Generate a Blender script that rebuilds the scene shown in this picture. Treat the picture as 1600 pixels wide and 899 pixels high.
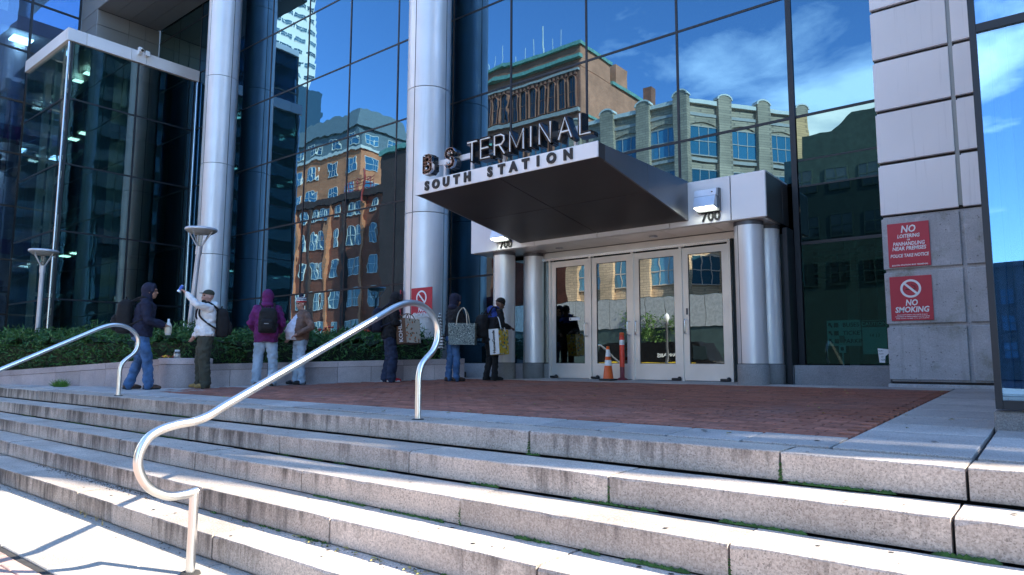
import bpy, bmesh, math, random
import numpy as np
from mathutils import Vector, Matrix, Quaternion
from mathutils.bvhtree import BVHTree
random.seed(7)
RNG = np.random.default_rng(11)
R_ = math.radians
SC = bpy.context.scene
for o in list(bpy.data.objects): bpy.data.objects.remove(o)
COL = SC.collection

# ------------------------------------------------------------------ camera, world, sun, exposure
CAM_Z = 1.27
cd = bpy.data.cameras.new('camera'); cam = bpy.data.objects.new('camera', cd); COL.objects.link(cam)
cd.sensor_width = 36; cd.lens = 24.10; cd.clip_start = .05; cd.clip_end = 3000
yaw, pitch, roll = R_(38.817), R_(6.220), R_(.2235)
fwd = Vector((-math.sin(yaw)*math.cos(pitch), math.cos(yaw)*math.cos(pitch), math.sin(pitch)))
rt = Vector((math.cos(yaw), math.sin(yaw), 0)); up = rt.cross(fwd)
r2 = rt*math.cos(roll) + up*math.sin(roll); u2 = up*math.cos(roll) - rt*math.sin(roll)
M = Matrix((r2, u2, -fwd)).transposed().to_4x4(); M.translation = (0, 0, CAM_Z)
cam.matrix_world = M
SC.camera = cam
SUN = Vector((.68, .25, .495)).normalized()
sd = bpy.data.lights.new('sun', 'SUN'); sd.energy = 3.1; sd.angle = R_(.5); sd.color = (1, .93, .80)
so = bpy.data.objects.new('sun', sd); COL.objects.link(so)
so.rotation_euler = SUN.to_track_quat('Z', 'Y').to_euler()
W = bpy.data.worlds.new('World'); SC.world = W; W.use_nodes = True
SC.view_settings.view_transform = 'Standard'; SC.view_settings.look = 'None'
SC.view_settings.exposure = 2.42; SC.view_settings.gamma = 1
try: SC.view_settings.use_curve_mapping = False
except Exception: pass
SC.cycles.use_denoising = True
SC.cycles.max_bounces = 10; SC.cycles.transparent_max_bounces = 16
SC.cycles.glossy_bounces = 6; SC.cycles.diffuse_bounces = 4
SC.cycles.caustics_reflective = False; SC.cycles.caustics_refractive = False
SC.cycles.sample_clamp_indirect = 6

def world_nodes():
    nt = W.node_tree; N = nt.nodes; L = nt.links; N.clear()
    out = N.new('ShaderNodeOutputWorld'); bg = N.new('ShaderNodeBackground'); bg.inputs[1].default_value = .14
    sky = N.new('ShaderNodeTexSky'); sky.sky_type = 'NISHITA'; sky.sun_disc = False
    sky.sun_elevation = math.asin(SUN.z); sky.sun_rotation = math.atan2(SUN.x, SUN.y)
    sky.air_density = 1.0; sky.dust_density = .0; sky.ozone_density = 4.5; sky.altitude = 300
    hs = N.new('ShaderNodeHueSaturation'); hs.inputs['Saturation'].default_value = 1.04; hs.inputs['Value'].default_value = .9
    L.new(sky.outputs[0], hs.inputs['Color'])
    # wispy cumulus: fractal noise over a flat cloud layer
    tc = N.new('ShaderNodeTexCoord'); sx = N.new('ShaderNodeSeparateXYZ'); L.new(tc.outputs['Generated'], sx.inputs[0])
    def m(op, a, b=None):
        n = N.new('ShaderNodeMath'); n.operation = op
        for i, v in enumerate((a, b)):
            if v is None: continue
            if isinstance(v, (int, float)): n.inputs[i].default_value = v
            else: L.new(v, n.inputs[i])
        return n.outputs[0]
    zz = m('ADD', m('MAXIMUM', sx.outputs[2], 0.0), .12)
    cx = N.new('ShaderNodeCombineXYZ')
    L.new(m('DIVIDE', sx.outputs[0], zz), cx.inputs[0]); L.new(m('DIVIDE', sx.outputs[1], zz), cx.inputs[1])
    n1 = N.new('ShaderNodeTexNoise'); n1.inputs['Scale'].default_value = 2.3; n1.inputs['Detail'].default_value = 9; n1.inputs['Roughness'].default_value = .58
    n1.inputs['Distortion'].default_value = .35
    n2 = N.new('ShaderNodeTexNoise'); n2.inputs['Scale'].default_value = .55; n2.inputs['Detail'].default_value = 2
    mp = N.new('ShaderNodeMapping'); mp.inputs['Location'].default_value = CLOUD_OFF
    L.new(cx.outputs[0], mp.inputs[0]); L.new(mp.outputs[0], n1.inputs['Vector']); L.new(mp.outputs[0], n2.inputs['Vector'])
    s = m('ADD', m('MULTIPLY', n1.outputs[0], .55), m('MULTIPLY', n2.outputs[0], .75))
    mr = N.new('ShaderNodeMapRange'); mr.inputs['From Min'].default_value = .725; mr.inputs['From Max'].default_value = .88
    mr.inputs['To Max'].default_value = .75; L.new(s, mr.inputs[0])
    fade = N.new('ShaderNodeMapRange'); fade.inputs['From Min'].default_value = .02; fade.inputs['From Max'].default_value = .2; L.new(sx.outputs[2], fade.inputs[0])
    fac = m('MULTIPLY', mr.outputs[0], fade.outputs[0])
    mx = N.new('ShaderNodeMix'); mx.data_type = 'RGBA'
    L.new(fac, mx.inputs[0]); L.new(hs.outputs[0], mx.inputs[6]); mx.inputs[7].default_value = (7.5, 8.1, 8.8, 1)
    L.new(mx.outputs[2], bg.inputs[0]); L.new(bg.outputs[0], out.inputs[0])
CLOUD_OFF = (3.1, 1.7, 0)
world_nodes()

# ------------------------------------------------------------------ materials
class NT:
    def __init__(s, name):
        s.m = bpy.data.materials.new(name); s.m.use_nodes = True; s.nt = s.m.node_tree; s.N = s.nt.nodes; s.N.clear()
        s.out = s.N.new('ShaderNodeOutputMaterial'); s._pos = None
    def n(s, t, **kw):
        x = s.N.new(t)
        for k, v in kw.items(): setattr(x, k, v)
        return x
    def set(s, sock, v):
        if isinstance(v, bpy.types.NodeSocket): s.nt.links.new(v, sock)
        elif v is not None:
            if isinstance(v, tuple) and len(v) == 3 and sock.type == 'RGBA': v = (*v, 1)
            sock.default_value = v
    def math(s, op, a, b=None, c=None):
        x = s.n('ShaderNodeMath', operation=op)
        for i, v in enumerate((a, b, c)): s.set(x.inputs[i], v)
        return x.outputs[0]
    def pos(s):
        if s._pos is None: s._pos = s.n('ShaderNodeNewGeometry')
        return s._pos.outputs['Position']
    def nor(s):
        s.pos(); return s._pos.outputs['Normal']
    def scaled(s, v, sc, off=(0, 0, 0)):
        x = s.n('ShaderNodeMapping'); s.set(x.inputs['Vector'], v); x.inputs['Scale'].default_value = sc; x.inputs['Location'].default_value = off
        return x.outputs[0]
    def noise(s, scale, vec=None, detail=3, rough=.5):
        x = s.n('ShaderNodeTexNoise'); s.set(x.inputs['Vector'], vec if vec is not None else s.pos())
        x.inputs['Scale'].default_value = scale; x.inputs['Detail'].default_value = detail; x.inputs['Roughness'].default_value = rough
        return x.outputs[0]
    def ramp(s, v, a, b, lo=0., hi=1.):
        x = s.n('ShaderNodeMapRange'); s.set(x.inputs[0], v); x.inputs[1].default_value = a; x.inputs[2].default_value = b
        x.inputs[3].default_value = lo; x.inputs[4].default_value = hi; return x.outputs[0]
    def mix(s, f, a, b, blend='MIX'):
        x = s.n('ShaderNodeMix', data_type='RGBA', blend_type=blend); s.set(x.inputs[0], f); s.set(x.inputs[6], a); s.set(x.inputs[7], b); return x.outputs[2]
    def bump(s, h, dist, strength=1.):
        x = s.n('ShaderNodeBump'); s.set(x.inputs['Height'], h); x.inputs['Distance'].default_value = dist; x.inputs['Strength'].default_value = strength
        return x.outputs[0]
    def pbsdf(s, col, rough=.6, metal=0., normal=None, spec=.5, emit=None, es=0., sheen=0.):
        b = s.n('ShaderNodeBsdfPrincipled'); s.set(b.inputs['Base Color'], col); s.set(b.inputs['Roughness'], rough); s.set(b.inputs['Metallic'], metal)
        b.inputs['Specular IOR Level'].default_value = spec
        if normal is not None: s.set(b.inputs['Normal'], normal)
        if emit: b.inputs['Emission Color'].default_value = (*emit, 1); b.inputs['Emission Strength'].default_value = es
        if sheen: b.inputs['Sheen Weight'].default_value = sheen
        return b.outputs[0]
    def done(s, sh): s.nt.links.new(sh, s.out.inputs[0]); return s.m
def hsv(t, col, f):  # scale colour by float socket
    return t.mix(1., col, f, 'MULTIPLY')
MATS = {}
def paint(name, col, rough=.55, metal=0., var=.12, vs=3., bump=0., bs=40., spec=.5, rnd=0., sheen=0.):
    t = NT(name); f = t.ramp(t.noise(vs, detail=4), .3, .7, 1-var, 1+var)
    if rnd:
        oi = t.n('ShaderNodeObjectInfo'); f = t.math('MULTIPLY', f, t.ramp(oi.outputs['Random'], 0, 1, 1-rnd, 1+rnd))
    c = t.mix(1., col, f, 'MULTIPLY')
    nb = t.bump(t.noise(bs, detail=3), bump) if bump else None
    MATS[name] = t.done(t.pbsdf(c, rough, metal, nb, spec, sheen=sheen)); return MATS[name]
def granite(name, a, b, dark=.45, stain=True, moss=False, sp=110.):
    t = NT(name); p = t.pos()
    sp1 = t.ramp(t.noise(sp, detail=2, rough=.75), .33, .67)
    c = t.mix(sp1, a, b)
    sp2 = t.ramp(t.noise(sp*1.7, t.scaled(p, (1, 1, 1), (3, 5, 7)), detail=1), .58, .66)
    patch = t.ramp(t.noise(5., detail=4, rough=.65), .38, .62)
    c = t.mix(t.math('MULTIPLY', sp2, t.ramp(patch, 0, 1, .3, .85)), c, tuple(x*.32 for x in a))
    c = t.mix(t.math('MULTIPLY', patch, .28), c, tuple(x*.62 for x in b))
    c = t.mix(1., c, t.ramp(t.noise(1.3, detail=5), .3, .7, .8, 1.15), 'MULTIPLY')
    oi = t.n('ShaderNodeObjectInfo'); c = t.mix(1., c, t.ramp(oi.outputs['Random'], 0, 1, .78, 1.16), 'MULTIPLY')
    if stain:
        sx = t.n('ShaderNodeSeparateXYZ'); t.set(sx.inputs[0], p); sn = t.n('ShaderNodeSeparateXYZ'); t.set(sn.inputs[0], t.nor())
        vert = t.ramp(t.math('ABSOLUTE', sn.outputs[2]), .3, .6, 1, 0)
        fr = t.math('FRACT', t.math('DIVIDE', sx.outputs[2], .16))
        st = t.noise(1., t.scaled(p, (13, 13, 1.5)), detail=6, rough=.72)
        big = t.noise(1.1, t.scaled(p, (1, 1, .4), (7, 3, 1)), detail=4, rough=.6)
        k = t.math('ADD', t.math('ADD', t.math('MULTIPLY', st, .8), t.math('MULTIPLY', fr, .14)), t.math('MULTIPLY', big, .75))
        k = t.math('ADD', k, t.ramp(sx.outputs[0], -7., -1.5, .09, -.03))
        k = t.math('MULTIPLY', t.ramp(k, .86, 1.08), vert)
        c = t.mix(t.math('MULTIPLY', k, .85), c, (.05, .04, .035))
        flat = t.math('SUBTRACT', 1., vert)
        dirt = t.math('MULTIPLY', t.ramp(t.noise(2.4, t.scaled(p, (1, 3, 1)), detail=6, rough=.65), .5, .75), flat)
        c = t.mix(t.math('MULTIPLY', dirt, .32), c, (.16, .13, .11))
    nb = t.bump(t.noise(sp*.8, detail=3), .0022)
    MATS[name] = t.done(t.pbsdf(c, .75, 0, nb, .35)); return MATS[name]
granite('granite_step', (.39, .315, .26), (.67, .57, .48), sp=70.)
granite('granite_paving', (.38, .345, .32), (.58, .53, .49), stain=False, sp=80.)
granite('granite_wall', (.44, .36, .34), (.64, .53, .51), stain=False)
granite('granite_grey', (.33, .33, .34), (.5, .49, .5), stain=False)
granite('granite_dark', (.2, .195, .19), (.36, .35, .34), stain=False)
granite('sidewalk_stone', (.42, .37, .31), (.56, .50, .43), stain=False, sp=60)
paint('joint_dark', (.035, .032, .03), .95, var=.3, vs=8)
paint('asphalt', (.05, .05, .052), .9, var=.25, vs=4, bump=.004, bs=90)
paint('road_worn', (.17, .165, .155), .9, var=.2, vs=2)
paint('earth', (.045, .035, .025), .95, var=.3, vs=6)
paint('moss', (.05, .11, .02), .95, var=.4, vs=14)
paint('leaf_yellow', (.32, .26, .07), .7, var=.4, vs=9)
def brick_mat(name, col, rnd=.3):
    t = NT(name); p = t.pos()
    oi = t.n('ShaderNodeObjectInfo')
    vor = t.n('ShaderNodeTexVoronoi'); t.set(vor.inputs['Vector'], t.scaled(p, (5, 9, 0.01))); vor.inputs['Scale'].default_value = 1
    rv = t.n('ShaderNodeSeparateColor'); t.set(rv.inputs[0], vor.outputs['Color'])
    f = t.math('MULTIPLY', t.ramp(rv.outputs[0], 0, 1, 1-rnd, 1+rnd), t.ramp(oi.outputs['Random'], 0, 1, .75, 1.2))
    f = t.math('MULTIPLY', f, t.ramp(t.noise(45, detail=3), .3, .7, .85, 1.15))
    c = t.mix(1., col, f, 'MULTIPLY')
    c = t.mix(t.math('MULTIPLY', t.ramp(t.noise(.9, detail=5), .5, .72), .35), c, (.2, .16, .16))
    MATS[name] = t.done(t.pbsdf(c, .8, 0, t.bump(t.noise(70), .002), .3)); return MATS[name]
brick_mat('paver_brick', (.33, .13, .088), .2)
brick_mat('pink_brick', (.5, .33, .27), .15)
def far_brick(name, a, b, mortar, sc=1., stripes=0.):
    t = NT(name); p = t.pos(); sx = t.n('ShaderNodeSeparateXYZ'); t.set(sx.inputs[0], p)
    cx = t.n('ShaderNodeCombineXYZ'); t.set(cx.inputs[0], t.math('ADD', sx.outputs[0], sx.outputs[1])); t.set(cx.inputs[1], sx.outputs[2])
    br = t.n('ShaderNodeTexBrick'); t.set(br.inputs['Vector'], cx.outputs[0]); br.inputs['Scale'].default_value = sc
    br.inputs['Color1'].default_value = (*a, 1); br.inputs['Color2'].default_value = (*b, 1); br.inputs['Mortar'].default_value = (*mortar, 1)
    br.inputs['Mortar Size'].default_value = .02; br.inputs['Brick Width'].default_value = .6; br.inputs['Row Height'].default_value = .2
    c = t.mix(1., br.outputs[0], t.ramp(t.noise(.35, detail=6, rough=.65), .3, .7, .72, 1.25), 'MULTIPLY')
    MATS[name] = t.done(t.pbsdf(c, .85, 0, None, .3)); return MATS[name]
far_brick('brick_brown', (.40, .10, .045), (.34, .085, .04), (.33, .12, .07))
far_brick('brick_orange', (.82, .26, .10), (.74, .22, .085), (.7, .32, .18))
far_brick('brick_romanesque', (.46, .17, .09), (.38, .14, .08), (.36, .17, .11))
far_brick('brick_romanesque_lit', (.8, .30, .15), (.7, .26, .13), (.66, .32, .2), .9)  # Romanesque brick with the sun on its side wall put into the colour
far_brick('brick_buff', (.60, .43, .28), (.45, .33, .22), (.32, .24, .17), .8)
far_brick('brick_pink', (.5, .29, .22), (.45, .26, .2), (.46, .32, .26))
far_brick('brick_plain_dark', (.12, .055, .04), (.1, .05, .035), (.1, .06, .05))
paint('copper_green', (.23, .42, .31), .6, var=.25)
paint('slate_mansard', (.18, .21, .21), .6, var=.15)
paint('slate_dark', (.040, .066, .062), .6, var=.25)
paint('tower_white', (.95, .83, .70), .6, var=.04)
paint('white_trim', (.85, .75, .62), .6, var=.06)
paint('stone_trim', (.5, .43, .36), .7, var=.1)
paint('rail_red', (.5, .06, .04), .5)
paint('concrete_grey', (.33, .335, .34), .85, var=.2, vs=5)
def far_glass(name, c, rough=.08):
    t = NT(name); oi = t.n('ShaderNodeObjectInfo')
    cc = t.mix(1., c, t.ramp(oi.outputs['Random'], 0, 1, .5, 1.5), 'MULTIPLY')
    MATS[name] = t.done(t.pbsdf(cc, rough, .0, t.bump(t.noise(.8), .02), 1.0)); return MATS[name]
far_glass('window_glass', (.07, .13, .16)); far_glass('window_blue', (.05, .17, .26)); far_glass('window_dark', (.02, .03, .035))
# metals
def metal(name, col, rough, mt=1., aniso=0., var=.06, vs=2., brush=None, bump=0.):
    t = NT(name); f = t.ramp(t.noise(vs, detail=4), .3, .7, 1-var, 1+var)
    c = t.mix(1., col, f, 'MULTIPLY')
    r = rough
    if brush:
        r = t.ramp(t.noise(1., t.scaled(t.pos(), brush), detail=3), .3, .7, rough*.75, rough*1.35)
    nb = t.bump(t.noise(9., detail=2), bump) if bump else None
    MATS[name] = t.done(t.pbsdf(c, r, mt, nb)); return MATS[name]
metal('rail_steel', (.74, .73, .70), .3, var=.05)
metal('door_steel', (.77, .735, .69), .40, .6, var=.08, vs=2.)
metal('polished_steel', (.68, .65, .61), .3, .5, var=.06)
t_ = NT('column_cladding'); p_ = t_.pos(); c_ = t_.mix(1., (.80, .775, .765), t_.ramp(t_.noise(1.2, detail=5), .3, .7, .93, 1.04), 'MULTIPLY')
oi_ = t_.n('ShaderNodeObjectInfo'); c_ = t_.mix(1., c_, t_.ramp(oi_.outputs['Random'], 0, 1, .93, 1.04), 'MULTIPLY')
st_ = t_.ramp(t_.noise(1., t_.scaled(p_, (11, 11, .45)), detail=6, rough=.72), .56, .78); c_ = t_.mix(t_.math('MULTIPLY', st_, .35), c_, (.38, .36, .34))
MATS['column_cladding'] = t_.done(t_.pbsdf(c_, t_.ramp(t_.noise(3., detail=4), .3, .7, .36, .5), .42, t_.bump(t_.noise(2.2, detail=1), .0025)))
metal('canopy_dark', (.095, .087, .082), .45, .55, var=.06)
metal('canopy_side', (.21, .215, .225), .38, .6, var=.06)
metal('mullion_metal', (.016, .019, .024), .45, .2, var=.1)
metal('chrome_trim', (.6, .63, .66), .2, 1.)
metal('letter_dark', (.10, .095, .09), .22, .9)
metal('letter_chrome', (.75, .74, .72), .15, 1.)
def clad(name, col, mt=.35, rough=.4, streak=True):
    t = NT(name); p = t.pos()
    c = t.mix(1., col, t.ramp(t.noise(.8, detail=5), .3, .7, .94, 1.05), 'MULTIPLY')
    oi = t.n('ShaderNodeObjectInfo'); c = t.mix(1., c, t.ramp(oi.outputs['Random'], 0, 1, .93, 1.05), 'MULTIPLY')
    if streak:
        s = t.ramp(t.noise(1., t.scaled(p, (16, 16, .5)), detail=5, rough=.7), .6, .8)
        c = t.mix(t.math('MULTIPLY', s, .5), c, tuple(x*.55 for x in col))
    MATS[name] = t.done(t.pbsdf(c, rough, mt)); return MATS[name]
clad('panel_light', (.80, .775, .77), .05, .45)
clad('panel_metal', (.6, .61, .63), .35, .38, False)
clad('panel_bronze', (.27, .26, .24), .5, .4, False)
clad('portal_metal', (.34, .335, .325), .45, .4, False)
clad('fascia_white', (.80, .80, .81), .05, .42, False)
def concrete(name):
    t = NT(name); p = t.pos()
    c = t.mix(t.ramp(t.noise(2.2, detail=6, rough=.6), .3, .7), (.36, .365, .375), (.50, .51, .52))
    pit = t.ramp(t.noise(26, detail=3, rough=.7), .64, .70)
    c = t.mix(t.math('MULTIPLY', pit, .85), c, (.08, .08, .08))
    c = t.mix(1., c, t.ramp(t.noise(70, detail=2), .3, .7, .86, 1.12), 'MULTIPLY')
    ms = t.math('MULTIPLY', t.ramp(t.noise(2.6, t.scaled(p, (1, 1, .8), (9, 2, 4)), detail=6, rough=.7), .55, .70), .62)
    c = t.mix(ms, c, (.16, .165, .085))
    wh = t.math('MULTIPLY', t.ramp(t.noise(5, t.scaled(p, (1, 1, 1.4), (2, 8, 1)), detail=6, rough=.7), .57, .72), .6)
    c = t.mix(wh, c, (.66, .66, .68))
    dr = t.math('MULTIPLY', t.ramp(t.noise(1., t.scaled(p, (9, 9, .7)), detail=5, rough=.7), .58, .74), .4)
    c = t.mix(dr, c, (.2, .2, .2))
    MATS[name] = t.done(t.pbsdf(c, .85, 0, t.bump(t.noise(30, detail=4), .004), .3)); return MATS[name]
concrete('pier_concrete')
# glass
def mirror_glass(name, tint, dark, base, wav, wscale, rough=0.):
    t = NT(name)
    h = t.math('ADD', t.noise(wscale, t.scaled(t.pos(), (1, 1, .62)), detail=1.5), t.math('MULTIPLY', t.noise(wscale*3.1, detail=1), .12))
    nb = t.bump(h, wav)
    lw = t.n('ShaderNodeLayerWeight'); lw.inputs[0].default_value = .5
    f = t.math('ADD', t.math('MULTIPLY', t.math('POWER', lw.outputs['Facing'], 4.), 1-base), base)
    g = t.n('ShaderNodeBsdfGlossy'); t.set(g.inputs['Color'], tint); g.inputs['Roughness'].default_value = rough; t.set(g.inputs['Normal'], nb)
    d = t.n('ShaderNodeBsdfDiffuse'); t.set(d.inputs['Color'], dark)
    x = t.n('ShaderNodeMixShader'); t.set(x.inputs[0], f); t.nt.links.new(d.outputs[0], x.inputs[1]); t.nt.links.new(g.outputs[0], x.inputs[2])
    MATS[name] = t.done(x.outputs[0]); return MATS[name]
mirror_glass('facade_glass', (.35, .68, .98), (.003, .010, .012), .235, .0029, 1.1)
mirror_glass('facade_glass_calm', (.35, .68, .98), (.003, .010, .012), .235, .0009, 1.0)
mirror_glass('facade_glass_dark', (.5, .85, .9), (.002, .007, .008), .05, .0008, 1.0)
mirror_glass('facade_glass_dim', (.55, .80, .78), (.002, .008, .010), .22, .002, 1.1)
def clear_glass(name, tint, trans, base, wav=.002, wscale=1.2):
    t = NT(name)
    nb = t.bump(t.noise(wscale, detail=2), wav)
    lw = t.n('ShaderNodeLayerWeight'); lw.inputs[0].default_value = .5
    f = t.math('ADD', t.math('MULTIPLY', t.math('POWER', lw.outputs['Facing'], 4.), 1-base), base)
    g = t.n('ShaderNodeBsdfGlossy'); t.set(g.inputs['Color'], tint); g.inputs['Roughness'].default_value = 0.; t.set(g.inputs['Normal'], nb)
    d = t.n('ShaderNodeBsdfTransparent'); t.set(d.inputs['Color'], trans)
    x = t.n('ShaderNodeMixShader'); t.set(x.inputs[0], f); t.nt.links.new(d.outputs[0], x.inputs[1]); t.nt.links.new(g.outputs[0], x.inputs[2])
    MATS[name] = t.done(x.outputs[0]); return MATS[name]
clear_glass('door_glass', (.9, .95, .93), (.25, .33, .3), .27, .0008, 2.)
clear_glass('store_glass', (.6, .85, .85), (.34, .58, .56), .055, .0008)
clear_glass('lobby_glass', (.80, .93, .95), (.60, .74, .72), .22, .004, .9)
clear_glass('lobby_glass_side', (.7, .9, .92), (.22, .35, .34), .17, .003, .9)
clear_glass('wing_glass', (.6, .8, 1.), (.30, .45, .62), .13, .002)
clear_glass('bay_glass', (.42, .72, 1.), (.5, .62, .75), .30, .0006)
clear_glass('lamp_glass', (.9, .9, .9), (.7, .72, .7), .1)
clear_glass('cup_clear', (.9, .9, .9), (.8, .8, .78), .15)
def emis(name, col, s):
    t = NT(name); e = t.n('ShaderNodeEmission'); t.set(e.inputs[0], col); e.inputs[1].default_value = s
    MATS[name] = t.done(e.outputs[0]); return MATS[name]
emis('lit_lens', (.92, 1., .86), 3.2); emis('ceiling_light', (1., .95, .85), 3.5)
paint('sign_red', (.50, .022, .045), .4, var=.05); paint('print_white', (.82, .82, .82), .5, var=.02); paint('print_black', (.012, .012, .013), .5, var=.05)
paint('neon_tube', (.82, .82, .8), .25, var=.03); paint('print_green', (.5, .7, .65), .6, var=.05); paint('print_yellow', (.75, .52, .04), .5)
paint('interior_dark', (.030, .040, .040), .8, var=.3); paint('interior_mid', (.22, .25, .25), .8, var=.2); paint('interior_light', (.55, .57, .56), .7, var=.1)
paint('interior_pink', (.65, .22, .36), .7); paint('white_paint', (.78, .78, .77), .4, var=.05)
paint('cone_orange', (.78, .12, .02), .45, var=.08); paint('cone_black', (.03, .03, .03), .7); paint('tube_red', (.75, .05, .02), .4); paint('tube_red_shaded', (.16, .02, .03), .5)
paint('lamp_paint', (.58, .585, .62), .35, .35, var=.05); paint('fixture_grey', (.12, .12, .13), .45, .4); paint('fixture_light', (.66, .67, .7), .35, .4)
paint('black_rubber', (.015, .015, .016), .6); paint('van_black', (.012, .012, .014), .25); paint('blocker_grey', (.4, .4, .41), .6)
def leafmat(name, a, b):
    t = NT(name); c = t.mix(t.ramp(t.noise(2.3, detail=4), .35, .65), a, b)
    c = t.mix(1., c, t.ramp(t.noise(23, detail=2), .3, .7, .6, 1.45), 'MULTIPLY')
    MATS[name] = t.done(t.pbsdf(c, .6, 0, None, .3)); return MATS[name]
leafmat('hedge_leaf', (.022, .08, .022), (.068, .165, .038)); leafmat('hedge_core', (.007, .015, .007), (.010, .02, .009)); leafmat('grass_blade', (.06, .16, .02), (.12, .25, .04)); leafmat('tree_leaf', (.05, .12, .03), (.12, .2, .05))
paint('bark', (.10, .07, .05), .9, var=.3); paint('flower_red', (.6, .09, .06), .6)

# ------------------------------------------------------------------ mesh helpers
class MB:
    def __init__(s): s.v = []; s.f = []; s.m = []; s.sm = []
    def add(s, v, f, m=0, smooth=False):
        b = len(s.v); s.v += [tuple(x) for x in v]
        for k in f: s.f.append(tuple(i+b for i in k)); s.m.append(m); s.sm.append(smooth)
        return s
    def box(s, x0, x1, y0, y1, z0, z1, m=0):
        v = [(x0,y0,z0),(x1,y0,z0),(x1,y1,z0),(x0,y1,z0),(x0,y0,z1),(x1,y0,z1),(x1,y1,z1),(x0,y1,z1)]
        return s.add(v, [(0,3,2,1),(4,5,6,7),(0,1,5,4),(1,2,6,5),(2,3,7,6),(3,0,4,7)], m)
    def cbox(s, x0, x1, y0, y1, z0, z1, c=.008, m=0):
        v, f = chamfer_box(x0, x1, y0, y1, z0, z1, c); return s.add(v, f, m)
    def prism(s, poly, z0, z1, m=0):
        n = len(poly); v = [(x, y, z0) for x, y in poly] + [(x, y, z1) for x, y in poly]
        f = [tuple(range(n-1, -1, -1)), tuple(range(n, 2*n))] + [(i, (i+1) % n, n+(i+1) % n, n+i) for i in range(n)]
        return s.add(v, f, m)
    def prism_y(s, poly, y0, y1, m=0):   # poly in (x, z)
        n = len(poly); v = [(x, y0, z) for x, z in poly] + [(x, y1, z) for x, z in poly]
        f = [tuple(range(n)), tuple(range(2*n-1, n-1, -1))] + [((i+1) % n, i, n+i, n+(i+1) % n) for i in range(n)]
        return s.add(v, f, m)
    def prism_x(s, poly, x0, x1, m=0):   # poly in (y, z)
        n = len(poly); v = [(x0, y, z) for y, z in poly] + [(x1, y, z) for y, z in poly]
        f = [tuple(range(n-1, -1, -1)), tuple(range(n, 2*n))] + [(i, (i+1) % n, n+(i+1) % n, n+i) for i in range(n)]
        return s.add(v, f, m)
    def tube(s, path, r, seg=8, m=0, cap=True, smooth=True):
        P = [Vector(p) for p in path]; n = len(P); rr = r if hasattr(r, '__len__') else [r]*n
        V = []; prev = None
        for i, p in enumerate(P):
            t = (P[min(i+1, n-1)]-P[max(i-1, 0)]).normalized()
            if prev is None:
                a = Vector((0, 0, 1)) if abs(t.z) < .9 else Vector((1, 0, 0)); u = t.cross(a).normalized()
            else: u = (prev - t*prev.dot(t)).normalized()
            w = t.cross(u); prev = u
            for k in range(seg):
                an = 2*math.pi*k/seg; V.append(p + (u*math.cos(an)+w*math.sin(an))*rr[i])
        F = [(i*seg+k, i*seg+(k+1) % seg, (i+1)*seg+(k+1) % seg, (i+1)*seg+k) for i in range(n-1) for k in range(seg)]
        s.add(V, F, m, smooth)
        if cap: s.add(V[:seg], [tuple(range(seg-1, -1, -1))], m); s.add(V[-seg:], [tuple(range(seg))], m)
        return s
    def lathe(s, prof, c=(0, 0, 0), seg=24, m=0, a0=0, a1=2*math.pi, smooth=True):   # prof: (r, z)
        full = abs(a1-a0-2*math.pi) < 1e-6; n = seg if full else seg+1; V = []
        for r, z in prof:
            for k in range(n):
                a = a0+(a1-a0)*k/seg; V.append((c[0]+r*math.cos(a), c[1]+r*math.sin(a), c[2]+z))
        F = []
        for i in range(len(prof)-1):
            for k in range(seg if full else n-1):
                k2 = (k+1) % n; F.append((i*n+k, i*n+k2, (i+1)*n+k2, (i+1)*n+k))
        return s.add(V, F, m, smooth)
    def text(s, txt, size, org, ux=(1, 0, 0), uy=(0, 0, 1), depth=.01, offset=0., shear=0., m=0, align='CENTER', res=3, space=1., fit=None):
        c = bpy.data.curves.new('t', 'FONT'); c.body = txt; c.size = size; c.extrude = depth/2; c.offset = offset; c.shear = shear
        c.align_x = align; c.align_y = 'CENTER'; c.resolution_u = res; c.space_character = space
        o = bpy.data.objects.new('t', c); COL.objects.link(o)
        me = o.to_mesh(); ux = Vector(ux); xs_ = [q.co.x for q in me.vertices]; kx = fit/(max(xs_)-min(xs_)) if fit else 1.; ux = ux*kx; nn_ = ux.normalized(); uy = Vector(uy); n = nn_.cross(uy); og = Vector(org)
        v = [og+ux*q.co.x+uy*q.co.y+n*(q.co.z+depth/2) for q in me.vertices]; f = [tuple(p.vertices) for p in me.polygons]
        o.to_mesh_clear(); bpy.data.objects.remove(o); bpy.data.curves.remove(c)
        return s.add(v, f, m)
    def build(s, name, mats, parent=None, loc=None, local=False):
        if isinstance(mats, str): mats = [mats]
        off = Vector(loc) if loc is not None else (parent.matrix_world.translation.copy() if (parent and not local) else Vector((0, 0, 0)))
        if parent and parent.get('_w') is not None and not local: off = Vector(parent['_w'])
        me = bpy.data.meshes.new(name)
        v = np.array(s.v, dtype=float).reshape(-1, 3)
        if not local: v = v-np.array(off)
        me.from_pydata(v.tolist(), [], s.f); me.update()
        for q in mats: me.materials.append(MATS[q])
        me.polygons.foreach_set('material_index', s.m); me.polygons.foreach_set('use_smooth', s.sm)
        o = bpy.data.objects.new(name, me); COL.objects.link(o)
        if parent: o.parent = parent; o['_w'] = list(off)
        else: o.location = off
        return o
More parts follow.
